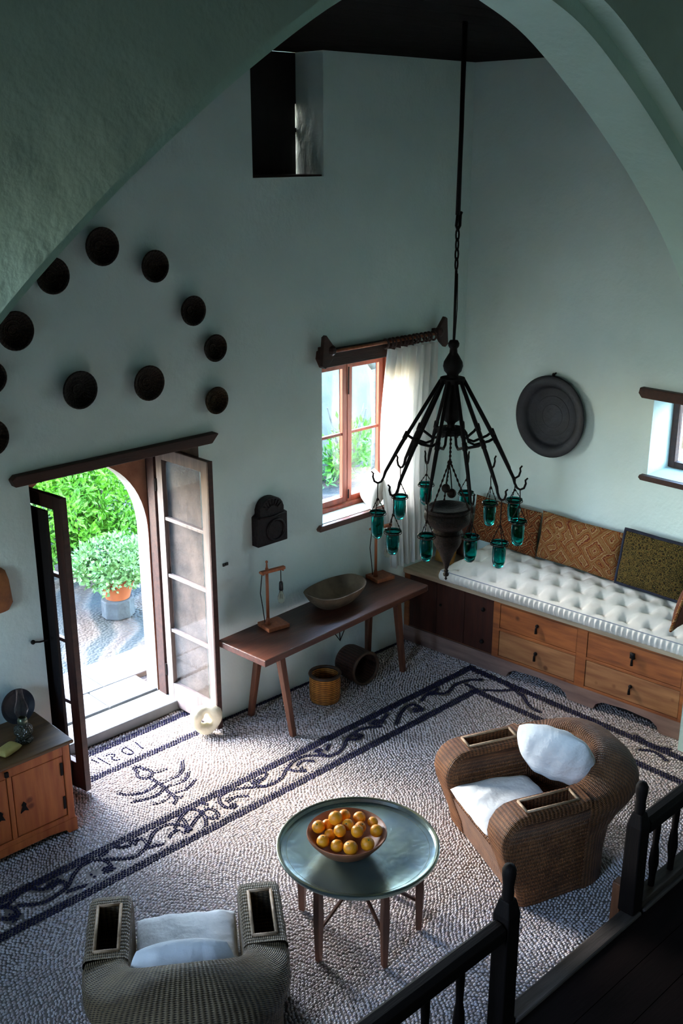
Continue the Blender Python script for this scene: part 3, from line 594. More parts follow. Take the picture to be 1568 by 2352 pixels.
t=MB(); t.tube([(0,0,0),(.02,.0,.9),(-.02,.03,1.7),(.10,.05,2.3),(.3,.1,2.9)],[.11,.095,.085,.07,.05],10); t.tube([(-.02,.03,1.7),(-.35,.05,2.1),(-.8,.0,2.35)],[.06,.05,.03],8); t.build('trunk',M['bark'],tr,smooth=True)
leaves((-.1,.1,3.0),(1.1,.7,.5),900,.10,M['leaf1'],'foliage',tr,.4,seed=9)
blk=MB(); blk.prism([(.17*math.cos(2*PI*k/9)*(1+.06*math.sin(k*3)),.15*math.sin(2*PI*k/9)*(1+.07*math.cos(k*2))) for k in range(9)],0,.185,'z')
o=blk.build('stone_block',M['greystone'],bevel=.015,loc=(-2.36,2.22,.031)); tag(o,'grey stone block under the terracotta pot outside','stone block')
pp=empty('potted_plant',(-2.36,2.22,.217),0,'terracotta pot with pale green rosette plant on a grey stone block','potted plant')
q=MB(); q.lathe([(.001,0),(.115,0),(.165,.17),(.185,.175),(.185,.215),(.165,.215),(.15,.19),(.001,.19)],28); q.build('pot',M['terracotta'],pp,smooth=True,angle=40)
leaves((.0,-.02,.36),(.40,.34,.20),3600,.042,M['leaf2'],'foliage',pp,.6,seed=4)
q=MB()
for k in range(7): a=k*.9; q.tube([(0,0,.185),(.1*math.cos(a),.1*math.sin(a),.28),(.26*math.cos(a),.22*math.sin(a),.36)],[.012,.01,.006],5)
q.build('stem',M['bark'],pp)
# ------------------------------------------------------------------ settee with drawers along the right wall
def Fd(y): return .735+.078*y
def warp(mb):
    mb.v=[(x*Fd(y),y,z) for x,y,z in mb.v]; return mb
st=empty('settee',(0,0,0),0,'long built-in wooden settee with drawers and dark cupboard end along the right wall','settee')
SB=.712
b=MB(); b.box(-.97,-.004,-2.725,-.004,.15,SB-.045); warp(b).build('carcass',M['pine'],st)
b=MB(); b.box(-1.025,-.004,-2.728,-.004,SB-.045,SB); warp(b).build('top_board',M['benchtop'],st,bevel=.005)
b=MB()   # plinth with arched cut-outs
poly=[(-.006,0),(-.006,.15),(-2.725,.15),(-2.725,0),(-2.62,0)]
def cut(a,c): return [(a,0),(a+(c-a)*.04,.05),(a+(c-a)*.14,.085),(a+(c-a)*.5,.10),(a+(c-a)*.86,.085),(a+(c-a)*.96,.05),(c,0)]
poly+=cut(-2.52,-1.95)+cut(-1.72,-1.12)+[(-.98,0)]
b.prism(poly,-1.0,-.955,'x'); warp(b).build('plinth',M['plinth'],st)
fr=MB()
q=MB(); q.box(-1.0,-.972,-.06,-.006,.15,SB-.045); warp(q).build('end_stile',M['pine'],st,bevel=.003)
for y0,y1 in ((-1.03,-.965),(-1.855,-1.765),(-2.725,-2.655)): fr.box(-1.0,-.972,y0,y1,.15,SB-.045)
for y0,y1 in ((-1.765,-1.03),(-2.655,-1.855)):
    fr.box(-1.0,-.972,y0,y1,.15,.172); fr.box(-1.0,-.972,y0,y1,.405,.43); fr.box(-1.0,-.972,y0,y1,SB-.065,SB-.045)
warp(fr).build('face_frame',M['pine'],st,bevel=.003)
for y0,y1,mm in ((-1.762,-1.033,0),(-2.652,-1.858,1)):
    for z0,z1 in ((.175,.402),(.433,SB-.068)):
        d=MB(); d.box(-.995,-.973,y0,y1,z0,z1); d=warp(d).build('drawer',M['pine_pale' if z0<.3 else 'pine'],st,bevel=.004)
        yc=(y0+y1)/2; zc=(z0+z1)/2+.02; xx=-Fd(yc)*1.0
        h=MB(); h.ball((xx-.006,yc,zc),.016,10); h.tube([(xx-.012,yc,zc),(xx-.02,yc,zc-.02),(xx-.018,yc,zc-.062)],[.006,.009,.012],8)
        if mm and z0>.3: h.box(xx-.022,xx-.014,yc-.02,yc+.02,zc-.005,zc+.045)
        h.build('handle',M['iron'],d,smooth=True)
for y0,y1 in ((-.36,-.063),(-.66,-.364),(-.962,-.664)):
    d=MB(); d.box(-.992,-.973,y0,y1,.16,SB-.05); d=warp(d).build('door_panel',M['benchdark'],st,bevel=.004)
    h=MB()
    for zc in ((.25,.55) if y0<-.9 else (.46,)): 
        yc=y0+.10 if y0<-.9 else y1-.05; h=MB(); h.ball((-Fd(yc)*.992-.008,yc,zc),.02 if y0<-.9 else .013,10); h.build('knob',M['iron'],d,smooth=True)
mt=MB(); ny,nx=340,44; rows=[]
Y0m,Y1m=-.43,-2.715
for i in range(ny+1):
    y=Y0m+(Y1m-Y0m)*i/ny; e=min(i,ny-i)/ny*(Y0m-Y1m); ed=min(1,e/.10); row=[]
    xf=-Fd(y)-.035; rib=.011*math.sin((y)*2*PI/.046)
    row.append((xf+.02,y,SB+.001))
    for k in range(6):
        t=k/5; row.append((xf-.016*math.sin(PI*t)+rib*math.sin(PI*t)**.7,y,SB+.004+.088*t))
    for j in range(1,nx+1):
        t=j/nx; x=xf*(1-t)-.03*t
        base=SB+.096+.11*(1-(1-t)**2.2)*ed**.5+.035*math.sin(PI*t)*ed
        u=(y-.05)/.20; v=t*4.0
        r0=round(v-.5)+.5
        du=u-(math.floor(u-(.5 if int(r0-.5)%2 else 0)+.5)+(.5 if int(r0-.5)%2 else 0)); dv=v-r0
        dd=math.sqrt((du*.20)**2+(dv*.16)**2)
        base-=.032*math.exp(-(dd/.045)**2)*min(1,ed*2)*(1 if .08<t<.97 else .4)
        cre=math.exp(-((abs(du)*.20-abs(dv)*.16)/.012)**2)*math.exp(-(dd/.08)**2)
        base-=.012*cre+.005*math.sin(x*31+math.sin(y*23))*math.sin(y*27+2*math.sin(x*13))
        row.append((x,y,base))
    row.append((-.03,y,SB+.001)); rows.append(row)
mt.loft(rows)
mt.add(rows[0],[tuple(range(len(rows[0])))]); mt.add(rows[-1],[tuple(range(len(rows[0])-1,-1,-1))])
o=mt.build('mattress',M['mattress'],smooth=True,angle=60); tag(o,'long cream tufted mattress with ribbed edge on the wooden settee','mattress')
pi=MB()
pi.tube([(-Fd(y)-.036,y,SB+.094) for y in np.linspace(Y0m-.01,Y1m+.01,40)],.0035,6); pi.build('piping',M['pipe'],o,smooth=True)
def pillow(name,loc,w,h,t,lean,m,label,rz=0,cat='cushion',group=None,corner=.04,p=2.6,border=None,seg=18):
    # upright pillow: width along world y, height z, leaning back to +x
    T=Matrix.Rotation(rz,4,'Z')@Matrix.Rotation(lean,4,'Y')@Matrix(((0,0,1,0),(1,0,0,0),(0,1,0,0),(0,0,0,1)))
    mb=MB(); mb.cushion(w,h,t,seg,T,0,p,corner)
    o=mb.build(name,m,None,True,loc=loc); tag(o,label,cat,group)
    if border:
        e=MB(); pts=[]
        n=10
        for a_,b_ in (((-1,-1),(1,-1)),((1,-1),(1,1)),((1,1),(-1,1)),((-1,1),(-1,-1))):
            for k in range(n): u=a_[0]+(b_[0]-a_[0])*k/n; q=a_[1]+(b_[1]-a_[1])*k/n; pts.append(T@Vector((u*w/2*(1-.02*(1-abs(q))),q*h/2*(1-.02*(1-abs(u))),0)))
        e.tube(pts,border[0],8,loop=True); e.build('border',border[1],o,smooth=True)
    return o
ZM=SB+.232
pillow('kilim_cushion',(-.15,-.66,ZM+.19),.72,.40,.13,R(9),M['kilim1'],'dark red kilim bolster cushion at the left of the settee behind the glass cups')
pillow('kilim_cushion',(-.14,-1.42,ZM+.205),.80,.41,.13,R(9),M['kilim2'],'faded ochre kilim bolster cushion in the middle of the settee back')
pillow('kilim_cushion',(-.16,-2.13,ZM+.235),.60,.44,.13,R(12),M['kilimgreen'],'square olive speckled cushion with dark border on the settee',border=(.016,M['navyfab']))
pillow('velvet_cushion',(-.14,-.13,SB+.245),.24,.48,.12,R(8),M['brownfab'],'dark brown cushion upright in the corner behind the hanging lantern',p=4)
pillow('ochre_cushion',(-.40,-.20,SB+.115),.22,.22,.10,R(14),M['ochrefab'],'small ochre cushion in the settee corner partly hidden by the lantern')
pillow('end_cushion',(-.42,-2.62,ZM+.19),.50,.40,.14,R(-14),M['brownfab'],'brown cushion leaning at the right end of the settee by the pier',rz=R(96),border=(.012,M['kilim2']))
# ------------------------------------------------------------------ curtain and rod
cr=empty('curtain_rod',(-1.06,-.10,2.80),0,'dark wooden curtain rod with fan shaped finials above the casement window','curtain rod')
q=MB(); q.tube([(-.66,0,0),(.58,0,0)],.013,10); q.build('rod',M['lampwood'],cr,smooth=True)
def finial(x,s):
    f=MB(); f.prism([(-.075,-.10),(-.055,.12),(-.03,.135),(.0,.10),(.055,.035),(.06,-.02),(.02,-.075),(-.04,-.125)],-.018,.018,'y')
    f.v=[(x+px*s,py,pz) for px,py,pz in f.v]; f.ball((x+.03*s,0,.01),.045,10); f.box(x-.02,x+.02,.01,.096,-.03,.03)
    f.build('finial',M['lintel'],cr,bevel=.004)
finial(-.70,1); finial(.62,-1)
def ringset():
    for k in range(13):
        x=-.06+k*.048; r_=MB(); n=18
        r_.tube([(x+.006*math.sin(k*2.1),.034*math.cos(2*PI*i/n),-.012+.036*math.sin(2*PI*i/n)) for i in range(n)],.0085,8,loop=True)
        r_.build('curtain_ring',M['lintel'],cr,smooth=True)
ringset()
cu=MB(); rows=[]; nz,nxx=40,120
for i in range(nz+1):
    t=i/nz; z=2.735-t*(2.735-.80); row=[]
    xl=-1.085-.075*math.sin(PI*min(1,t*1.25))**1.0*.9+ .19*max(0,t-.55)**1.2; xr=-.50-.02*t
    for j in range(nxx+1):
        s=j/nxx; am=.028*(1-.25*t)
        row.append((xl+(xr-xl)*s,-.105+am*math.sin(s*2*PI*7+.8*math.sin(t*2.2+s*3))+.010*math.sin(s*2*PI*17+t*3),z+.004*math.sin(s*44)))
    rows.append(row)
cu.loft(rows); o=cu.build('curtain',M['curtain'],smooth=True); tag(o,'sheer white curtain drawn to the right of the casement window','curtain')
# window sill cushion
pillow('sill_cushion',(-1.07,.075,1.505),.34,.29,.19,R(20),M['orangewhite'],'white cushion with an orange end on the window sill',rz=R(-32))
q=MB()
T=Matrix.Translation((-1.07,.075,1.505))@Matrix.Rotation(R(-32),4,'Z')@Matrix.Rotation(R(20),4,'Y')@Matrix(((0,0,1,0),(1,0,0,0),(0,1,0,0),(0,0,0,1)))
sc=bpy.data.objects['sill_cushion']; q.cushion(.10,.24,.165,10,Matrix.Rotation(R(-32),4,'Z')@Matrix.Rotation(R(20),4,'Y')@Matrix(((0,0,1,0),(1,0,0,0),(0,1,0,0),(0,0,0,1)))@Matrix.Translation((-.085,0,.004))); tag(q.build('orange_patch',M['ochrefab'],sc,True),'orange patch')
# ------------------------------------------------------------------ bench table and what stands on it
tb=empty('bench_table',(-1.965,-.325,0),R(3.6),'long dark plank table with four splayed legs against the window wall','table')
q=MB(); q.prism([(-.965,-.265),(.945,-.255),(.965,-.245),(.96,.25),(-.955,.255),(-.965,.245)],.712,.765,'z'); q.build('table_top',M['walnut'],tb,bevel=.008)
for fx,fy,tx,ty in ((-.655,-.225,-.72,-.16),(-.66,.245,-.62,.15),(.745,-.165,.66,-.15),(.73,.225,.66,.15)):
    q=MB(); s=.021
    top=[(tx-s*1.3,ty-s*1.3,.711),(tx+s*1.3,ty-s*1.3,.711),(tx+s*1.3,ty+s*1.3,.711),(tx-s*1.3,ty+s*1.3,.711)]; bt=[(fx-s,fy-s,.0),(fx+s,fy-s,.0),(fx+s,fy+s,.0),(fx-s,fy+s,.0)]
    q.add(bt+top,[(3,2,1,0),(4,5,6,7),(0,1,5,4),(1,2,6,5),(2,3,7,6),(3,0,4,7)]); q.build('leg',M['walnut_z'],tb,bevel=.004)
TZ=.766
def lamp(name,loc,rz,label,arm=.13):
    l=empty(name,loc,rz,label,'lamp')
    q=MB(); q.box(-.075,.115,-.085,.085,0,.032); q.build('base',M['lampwood'],l,bevel=.004)
    q=MB(); q.tube([(-.03,0,.032),(-.03,0,.09)],[.022,.014],10); q.tube([(-.03,0,.09),(-.03,0,.50)],.0125,10); q.tube([(-.03,0,.50),(-.03,0,.545)],[.009,.006],8); q.ball((-.03,0,.55),.011,8); q.build('post',M['lampwood'],l,smooth=True)
    q=MB(); q.box(-.085,arm,-.016,.016,.458,.482); q.tube([(-.075,-.03,.465),(-.075,.03,.465)],.010,8); q.tube([(arm-.03,-.03,.462),(arm-.03,.03,.462)],.008,8); q.build('arm',M['lampwood'],l,bevel=.004)
    x=arm-.035
    q=MB(); q.tube([(x,0,.457),(x,0,.355)],.0035,6); q.tube([(-.075,.0,.455),(-.085,.012,.30),(-.06,.02,.16),(-.04,.03,.04)],.0035,6); q.build('cord',M['rope'],l)
    q=MB(); q.lathe([(.001,.36),(.012,.358),(.016,.345),(.017,.29),(.013,.285),(.001,.285)],14,(x,0,0)); q.build('lamp_holder',M['blackplastic'],l,smooth=True)
    q=MB(); q.lathe([(.001,.284),(.012,.282),(.016,.265),(.026,.235),(.028,.21),(.022,.185),(.001,.175)],18,(x,0,0)); b_=q.build('bulb',M['bulb'],l,smooth=True)
    q=MB(); q.tube([(x-.008,0,.275),(x-.01,0,.215),(x-.003,0,.255),(x+.003,0,.215),(x+.008,0,.255),(x+.01,0,.21)],.0014,5); q.build('filament',M['bronzerim'],b_)
    return l
lamp('table_lamp',(-2.50,-.235,TZ),R(-8),'small wooden lamp with hanging bare bulb at the left of the plank table')
lamp('table_lamp',(-1.20,-.125,TZ),R(-8),'wooden lamp with hanging bulb at the right end of the plank table near the curtain')
q=MB(); rows=[]
for k in range(40):
    a=2*PI*k/40; ca,sa=math.cos(a),math.sin(a); f=lambda c,e:math.copysign(abs(c)**e,c)
    ex,ey=f(ca,.8),f(sa,.8); row=[]
    for s,z in ((.02,0),(.45,0),(.62,.018),(.82,.065),(.95,.112),(1.0,.138),(.955,.140),(.9,.118),(.76,.07),(.58,.032),(.4,.02),(.02,.018)):
        row.append((ex*.30*s,ey*.185*s,z+(.02*(abs(ca)**4)*max(0,s-.7)/.3)))
    rows.append(row)
q.loft(rows,loop=True); o=q.build('dough_bowl',M['trough'],smooth=True,angle=50,loc=(-1.83,-.25,TZ)); o.rotation_euler=(0,0,R(6)); tag(o,'oval grey carved wooden bowl in the middle of the plank table','bowl')
# under the table
def basket(name,loc,r,h,mw,mr,label,M4=None,rz=0):
    e=empty(name,loc,rz,label,'basket')
    q=MB(); q.lathe([(.001,.0),(r*.93,0),(r*1.0,.03),(r*1.03,h*.5),(r,h),(r*.93,h),(r*.95,h*.5),(r*.9,.02),(.001,.015)],36,(0,0,0),M4); q.build('body',mw,e,smooth=True,angle=50)
    q=MB(); n=36; T=M4 or Matrix()
    q.tube([T@Vector((r*.975*math.cos(2*PI*i/n),r*.975*math.sin(2*PI*i/n),h)) for i in range(n)],.014,8,loop=True); q.build('rim',mr,e,smooth=True); return e
basket('round_basket',(-2.03,-.335,0.0),.125,.235,M['bamboo'],M['bamboodark'],'yellow bamboo basket standing on the floor under the plank table')
T=Matrix.Translation((0,.11,.158))@Matrix.Rotation(R(90),4,'X')
e=basket('round_basket',(-1.62,-.27,0.0),.142,.24,M['basketbrown'],M['bamboodark'],'dark brown basket lying on its side under the plank table',T,R(-2))
ps=MB(); ps.box(-.05,.05,-.03,.03,-.0,.045); o=ps.build('socket_box',M['blackplastic'],bevel=.006,loc=(-2.40,-.44,.665)); tag(o,'small black socket box fixed under the table top','socket box')
cb=MB(); cb.tube([(-2.35,-.44,.68),(-2.25,-.42,.60),(-2.12,-.36,.62),(-2.04,-.3,.711)],.0045,6)
o=cb.build('lamp_cable',M['rope'],smooth=True); tag(o,'thin black cable sagging from the socket box under the table top','cable')
cb=MB(); cb.tube([(-1.80,-.12,.711),(-1.76,-.16,.45),(-1.70,-.17,.36),(-1.62,-.15,.45),(-1.58,-.12,.711)],.0045,6); cb.tube([(-1.70,-.12,.711),(-1.69,-.15,.5),(-1.70,-.17,.358)],.0045,6)
o=cb.build('lamp_cable',M['rope'],smooth=True); tag(o,'looped black cable hanging down above the fallen dark basket','cable')
# ------------------------------------------------------------------ things on the window wall
pl=empty('carved_plaque',(-2.33,0,1.37),0,'black carved wooden panel with arched top hanging right of the door','carving')
q=MB(); 
outl=[(-.15,0),(.15,0),(.15,.235),(.118,.255),(.118,.29)]+[(.115*math.cos(a),.285+.095*math.sin(a)) for a in np.linspace(.15,PI-.15,12)]+[(-.118,.29),(-.118,.255),(-.15,.235)]
q.prism(outl,-.075,.004,'y'); q.build('panel',M['plaque'],pl,bevel=.006)
q=MB(); n=24; q.tube([(.03+.085*math.cos(2*PI*i/n),-.078,.11+.085*math.sin(2*PI*i/n)) for i in range(n)],.011,8,loop=True)
q.tube([(-.13,-.08,.235),(0,-.085,.225),(.13,-.08,.235)],.009,8)
for k in range(7): 
    a=R(30+20*k); q.tube([(.055*math.cos(a),-.078,.27+.045*math.sin(a)),(.10*math.cos(a),-.078,.275+.09*math.sin(a))],.006,6)
q.build('carving_relief',M['plaque'],pl,smooth=True)
q=MB(); q.box(-.024,-.002,-.012,0,-.012,.012); q.box(.004,.026,-.012,0,-.010,.014); o=q.build('wall_switch',M['blackplastic'],bevel=.003,loc=(-2.751,-.001,1.291)); tag(o,'small black double switch on the wall above the plank table','switch')
q=MB(); q.ball((-.0,-.02,0),.016,10); q.tube([(0,-.02,0),(.04,-.035,-.006),(.10,-.03,-.014)],.006,8); o=q.build('door_hook',M['iron'],smooth=True,loc=(-4.375,0,1.187)); tag(o,'black iron door hook on the wall left of the door','hook')
q=MB(); rows=[]
for i,(w_,z,dz) in enumerate(((.02,-.15,.02),(.085,-.145,.04),(.115,-.10,.055),(.105,0,.07),(.10,.06,.065),(.085,.12,.05),(.06,.145,.03))):
    rows.append([(w_*math.cos(a),-.075-.06*math.sin(a)*dz/.07,z) for a in np.linspace(0,2*PI,18,endpoint=False)])
q.loft(rows,closed=True,caps=True); o=q.build('wall_ornament',M['ochre'],smooth=True,loc=(-4.60,.055,1.62)); tag(o,'rough ochre clay wall ornament at the left edge beside the door','ornament')
discs=[(-3.659,3.703,.118,'topmost dark round basket on the wall, touching the arch edge',0),(-3.271,3.554,.103,'dark round basket second from the top, high above the door',0),(-2.979,3.234,.10,'round basket third down the right hand curve of wall baskets',0),(-2.802,2.956,.094,'round basket fourth down the curve, just above the lowest right one',0),(-2.808,2.581,.096,'lowest right olive brown basket nearest the door lintel end',1),
(-3.37,2.789,.118,'large black round basket inside the curve, straight above the door',0),(-3.895,2.821,.122,'large basket with grey patterned centre above the left of the door',2),(-4.02,3.55,.11,'dark basket half hidden by the arch, just left of the topmost',0),(-4.30,3.245,.118,'dark basket half hidden by the arch, lower left of the row',0),(-4.49,2.985,.10,'dark basket sliver at the left picture edge, upper of two',0),(-4.53,2.62,.115,'dark basket cut by the left picture edge, above the lintel end',0)]
bm2=wicker('olive coiled grass',(.10,.06,.022),(.05,.03,.012),(.015,.009,.004)); bm3=wicker('grey coiled grass',(.05,.045,.04),(.02,.017,.015),(.006,.005,.004))
for x,z,r_,lab,mi in discs:
    e=empty('wall_basket',(x,0,z),0,lab,'basket','round baskets on the wall above the door')
    T=Matrix.Rotation(R(90),4,'X')
    q=MB(); q.lathe([(.001,.004),(r_*.55,.004),(r_*.88,.03),(r_,.052),(r_*1.0,.058),(r_*.93,.058),(r_*.80,.036),(r_*.5,.018),(.001,.018)],32,(0,0,0),T); q.build('body',(M['basketwall'],bm2,bm3)[mi],e,smooth=True,angle=50)
    q=MB(); n=30; q.tube([T@Vector((r_*.965*math.cos(2*PI*i/n),r_*.965*math.sin(2*PI*i/n),.058)) for i in range(n)],.0075,6,loop=True)
    for f_ in (.25,.5,.72): q.tube([T@Vector((r_*f_*math.cos(2*PI*i/n),r_*f_*math.sin(2*PI*i/n),.019+.02*max(0,f_-.5)*2.2)) for i in range(n)],.004,5,loop=True)
    q.build('rim_coils',(M['basketwall'],bm2,bm3)[mi],e,smooth=True)
e=empty('wall_tray',(-.004,-.985,2.155),0,'large blackened round copper tray hanging on the right wall','tray'); e.rotation_euler=(0,R(3),0)
T=Matrix.Rotation(R(-90),4,'Y')
q=MB(); q.lathe([(.001,.012),(.23,.012),(.25,.03),(.265,.05),(.335,.062),(.345,.055),(.345,.05),(.33,.048),(.26,.03),(.24,.004),(.001,.002)],56,(0,0,0),T); q.build('dish',M['bluemetal'],e,smooth=True,angle=60)
q=MB()
for f_ in (.10,.17): q.tube([T@Vector((f_*math.cos(2*PI*i/40),f_*math.sin(2*PI*i/40),.0115)) for i in range(40)],.002,6,loop=True)
q.build('engraved_rings',M['bluemetal'],e,smooth=True)
q=MB(); q.ball((-.05,0,.355),.014,8); q.tube([(-.0,0,.37),(-.05,0,.355),(-.05,0,.335)],.006,6); q.build('hanger',M['iron'],e,smooth=True)
# ------------------------------------------------------------------ chandelier
CX,CY=-2.50,-1.98
YAW,PITCH=.76526,.32863
rr=(math.cos(YAW),-math.sin(YAW)); ffw=(math.sin(YAW),math.cos(YAW))
def dirn(a): a=R(a); return (math.cos(a)*rr[0]+math.sin(a)*ffw[0],math.cos(a)*rr[1]+math.sin(a)*ffw[1])
ch=empty('chandelier',(CX,CY,0),0,'tall black wrought iron chandelier with sloping hooked arms hanging from the ceiling','chandelier')
q=MB(); q.tube([(0,0,ZC-.01),(.004,0,4.4),(-.004,0,3.93)],.013,8); q.tube([(.022,0,ZC-.01),(.022,.004,4.4),(.016,0,3.9)],.0035,5); q.build('pole',M['iron'],ch,smooth=True)
q=MB(); q.tube([(-.004,0,3.93),(-.012,0,3.87),(.0,0,3.845),(.018,0,3.87),(.02,0,3.93),(.03,0,3.945)],.009,8)
z=3.85
while z>3.63:
    n=12; a=0 if int(round((3.85-z)/.055))%2 else 1
    q.tube([((.011*math.cos(2*PI*i/n))*(1-a),(.011*math.cos(2*PI*i/n))*a,z-.03+.034*math.sin(2*PI*i/n)) for i in range(n)],.0055,6,loop=True); z-=.055
q.tube([(0,0,3.62),(0,0,3.2)],.008,8); q.tube([(.014,0,3.60),(.02,.0,3.4),(.008,0,3.2)],.003,5)
q.build('chain_links',M['iron'],ch,smooth=True)
q=MB(); q.lathe([(.001,3.215),(.024,3.213),(.034,3.195),(.032,3.178),(.022,3.165),(.024,3.14),(.036,3.12),(.056,3.085),(.060,3.06),(.052,3.03),(.036,3.012),(.034,3.0),(.034,2.975),(.03,2.95),(.028,2.90),(.038,2.85),(.052,2.80),(.058,2.76),(.050,2.73),(.028,2.715),(.022,2.70),(.030,2.68),(.030,2.655),(.001,2.65)],24); q.build('turned_shaft',M['iron'],ch,smooth=True)
q=MB(); q.lathe([(.03,2.992),(.074,2.99),(.078,2.975),(.074,2.96),(.03,2.958)],26); q.build('upper_collar',M['iron'],ch,smooth=True,angle=40)
q=MB(); q.lathe([(.02,2.685),(.082,2.68),(.088,2.665),(.08,2.645),(.02,2.64)],26); q.build('lower_collar',M['iron'],ch,smooth=True,angle=40)
CUPS=[(180,.0),(216,.0),(248,.0),(282,0),(309,0),(342,0),(14,0),(46,0),(69,0),(104,0),(130,0)]
ZRIM=[2.142,2.11,2.137,2.139,2.068,2.132,2.19,2.10,2.14,2.194,2.138]
ZB=[1.962,1.955,1.967,1.974,1.90,1.965,2.03,1.935,1.985,2.042,1.972]
CLAB=['dark green glass cup hanging farthest left, in front of the window sill','dark green glass cup hanging low before the curtain foot, second from the left','black green glass cup hanging just left of the pierced brass lantern','black green glass cup hanging just right of the pierced brass lantern','teal glass cup hanging lowest, in front of the white mattress','dark green glass cup hanging farthest right at the front, before the ochre kilim','small green glass cup farthest right at the back, behind its neighbour','bright turquoise glass cup right of the lantern in front of the red kilim cushion','green glass cup hanging high at the back, against the wall right of the lantern','dark teal glass cup hanging high at the back, just left of the lantern chains','bright blue glass cup hanging in front of the white curtain']
RH=.44
for (a,_),zr,zb,lab in zip(CUPS,ZRIM,ZB,CLAB):
    dx,dy=dirn(a); ztip=2.335
    q=MB(); pts=[(.070*dx,.070*dy,2.975)]; 
    pts+=[(r_*dx,r_*dy,z) for r_,z in ((.25,2.665),(.30,2.58),(.395,2.40),(.405,2.365),(.42,2.338),(.44,2.328),(.462,2.34),(.472,2.37),(.468,2.39),(.482,2.405))]
    q.tube(pts,[.0115,.0115,.013,.010,.008,.0075,.007,.007,.0065,.006,.005],8)
    q.tube([(.075*dx,.075*dy,2.675),(.10*dx,.10*dy,2.64),(.112*dx,.112*dy,2.60),(.15*dx,.15*dy,2.585),(.235*dx,.235*dy,2.615),(.272*dx,.272*dy,2.64)],.0085,8); q.tube([(.262*dx,.262*dy,2.655),(.282*dx,.282*dy,2.612)],.0155,8)
    q.build('hooked_arm',M['iron'],ch,smooth=True)
    # hanging cup
    zt=2.324; g=empty('glass_cup',(CX+RH*dx,CY+RH*dy,zb),R(a*3),lab,'glass cup','teal glass cups hanging from the chandelier')
    h=zr-zb; s=h/.18
    c=MB(); c.lathe([(.001,.0),(.018,.003),(.032,.018),(.039,.045),(.041,.10*s),(.040,h-.035),(.036,h-.022),(.050,h-.008),(.053,h),(.049,h+.001),(.044,h-.008),(.031,h-.024),(.0355,h-.04),(.0365,.10*s),(.034,.048),(.026,.024),(.001,.012)],28); c.build('cup',M['teal'],g,smooth=True)
    top=zt-zb; mid=h+(top-h)*.45 if top-h<.2 else h+.10
    c=MB(); c.lathe([(.0515,h-.012),(.055,h-.010),(.055,h-.016),(.0515,h-.018)],24); c.build('rim_band',M['rope'],g)
    for k in range(3):
        t=2*PI*k/3+.5; p0=Vector((.053*math.cos(t),.053*math.sin(t),h-.014)); p1=Vector((.004*math.cos(t),.004*math.sin(t),mid)); c=MB(); nl=7
        for i in range(nl):
            A=p0.lerp(p1,i/nl);B=p0.lerp(p1,(i+1.15)/nl); w=.0024 if i%2 else .0036
            c.tube([A,A.lerp(B,.5),B],[w*.6,w*1.25,w*.6],6)
        c.build('chain',M['rope'],g)
    c=MB(); c.tube([(0,0,mid-.01),(.003,0,(mid+top)/2),(0,0,top)],.0035,6); c.ball((0,0,mid),.008,8); c.build('hanging_wire',M['rope'],g)
# central pierced lantern
ln=empty('hanging_lantern',(CX,CY,1.69),0,'dark pierced brass lantern with pointed base hanging in the middle of the chandelier','lantern')
q=MB()
zz=.955
while zz>.78:
    q.tube([(0,0,zz),(0.003,0,zz-.014),(0,0,zz-.028)],[.004,.009,.004],6); zz-=.026
q.ball((0,0,.77),.016,10); q.build('top_chain',M['rope'],ln,smooth=True)
q=MB(); q.lathe([(.001,.055),(.012,.07),(.022,.11),(.05,.18),(.078,.225),(.09,.255),(.09,.285),(.098,.30),(.10,.315),(.092,.32),(.09,.345),(.115,.365),(.142,.39),(.150,.42),(.148,.445),(.138,.455),(.146,.468),(.146,.48),(.125,.485),(.08,.475),(.001,.47)],40); q.build('body',M['brassdark'],ln,smooth=True,angle=50)
q=MB(); q.lathe([(.001,-.01),(.009,.0),(.004,.012),(.017,.022),(.020,.034),(.011,.045),(.016,.055),(.008,.068),(.001,.075)],16); q.build('drop_finial',M['brassdark'],ln,smooth=True)
for k in range(3):
    t=2*PI*k/3+.9; q=MB(); A0=Vector((.142*math.cos(t),.142*math.sin(t),.47)); A1=Vector((.008*math.cos(t),.008*math.sin(t),.765))
    for i in range(10):
        A=A0.lerp(A1,i/10);B=A0.lerp(A1,(i+1.1)/10); q.tube([A,A.lerp(B,.5),B],[.003,.0075,.003],6)
    q.build('chain',M['rope'],ln,smooth=True)
q=MB(); q.ball((-.052,-.02,.62),.028,14); q.ball((-.02,-.04,.585),.030,14); q.tube([(-.052,-.02,.65),(-.03,-.01,.70),(-.002,0,.76)],.004,6); q.tube([(-.02,-.04,.615),(-.01,-.02,.70),(-.002,0,.76)],.004,6); q.build('hanging_balls',M['brassdark'],ln,smooth=True)
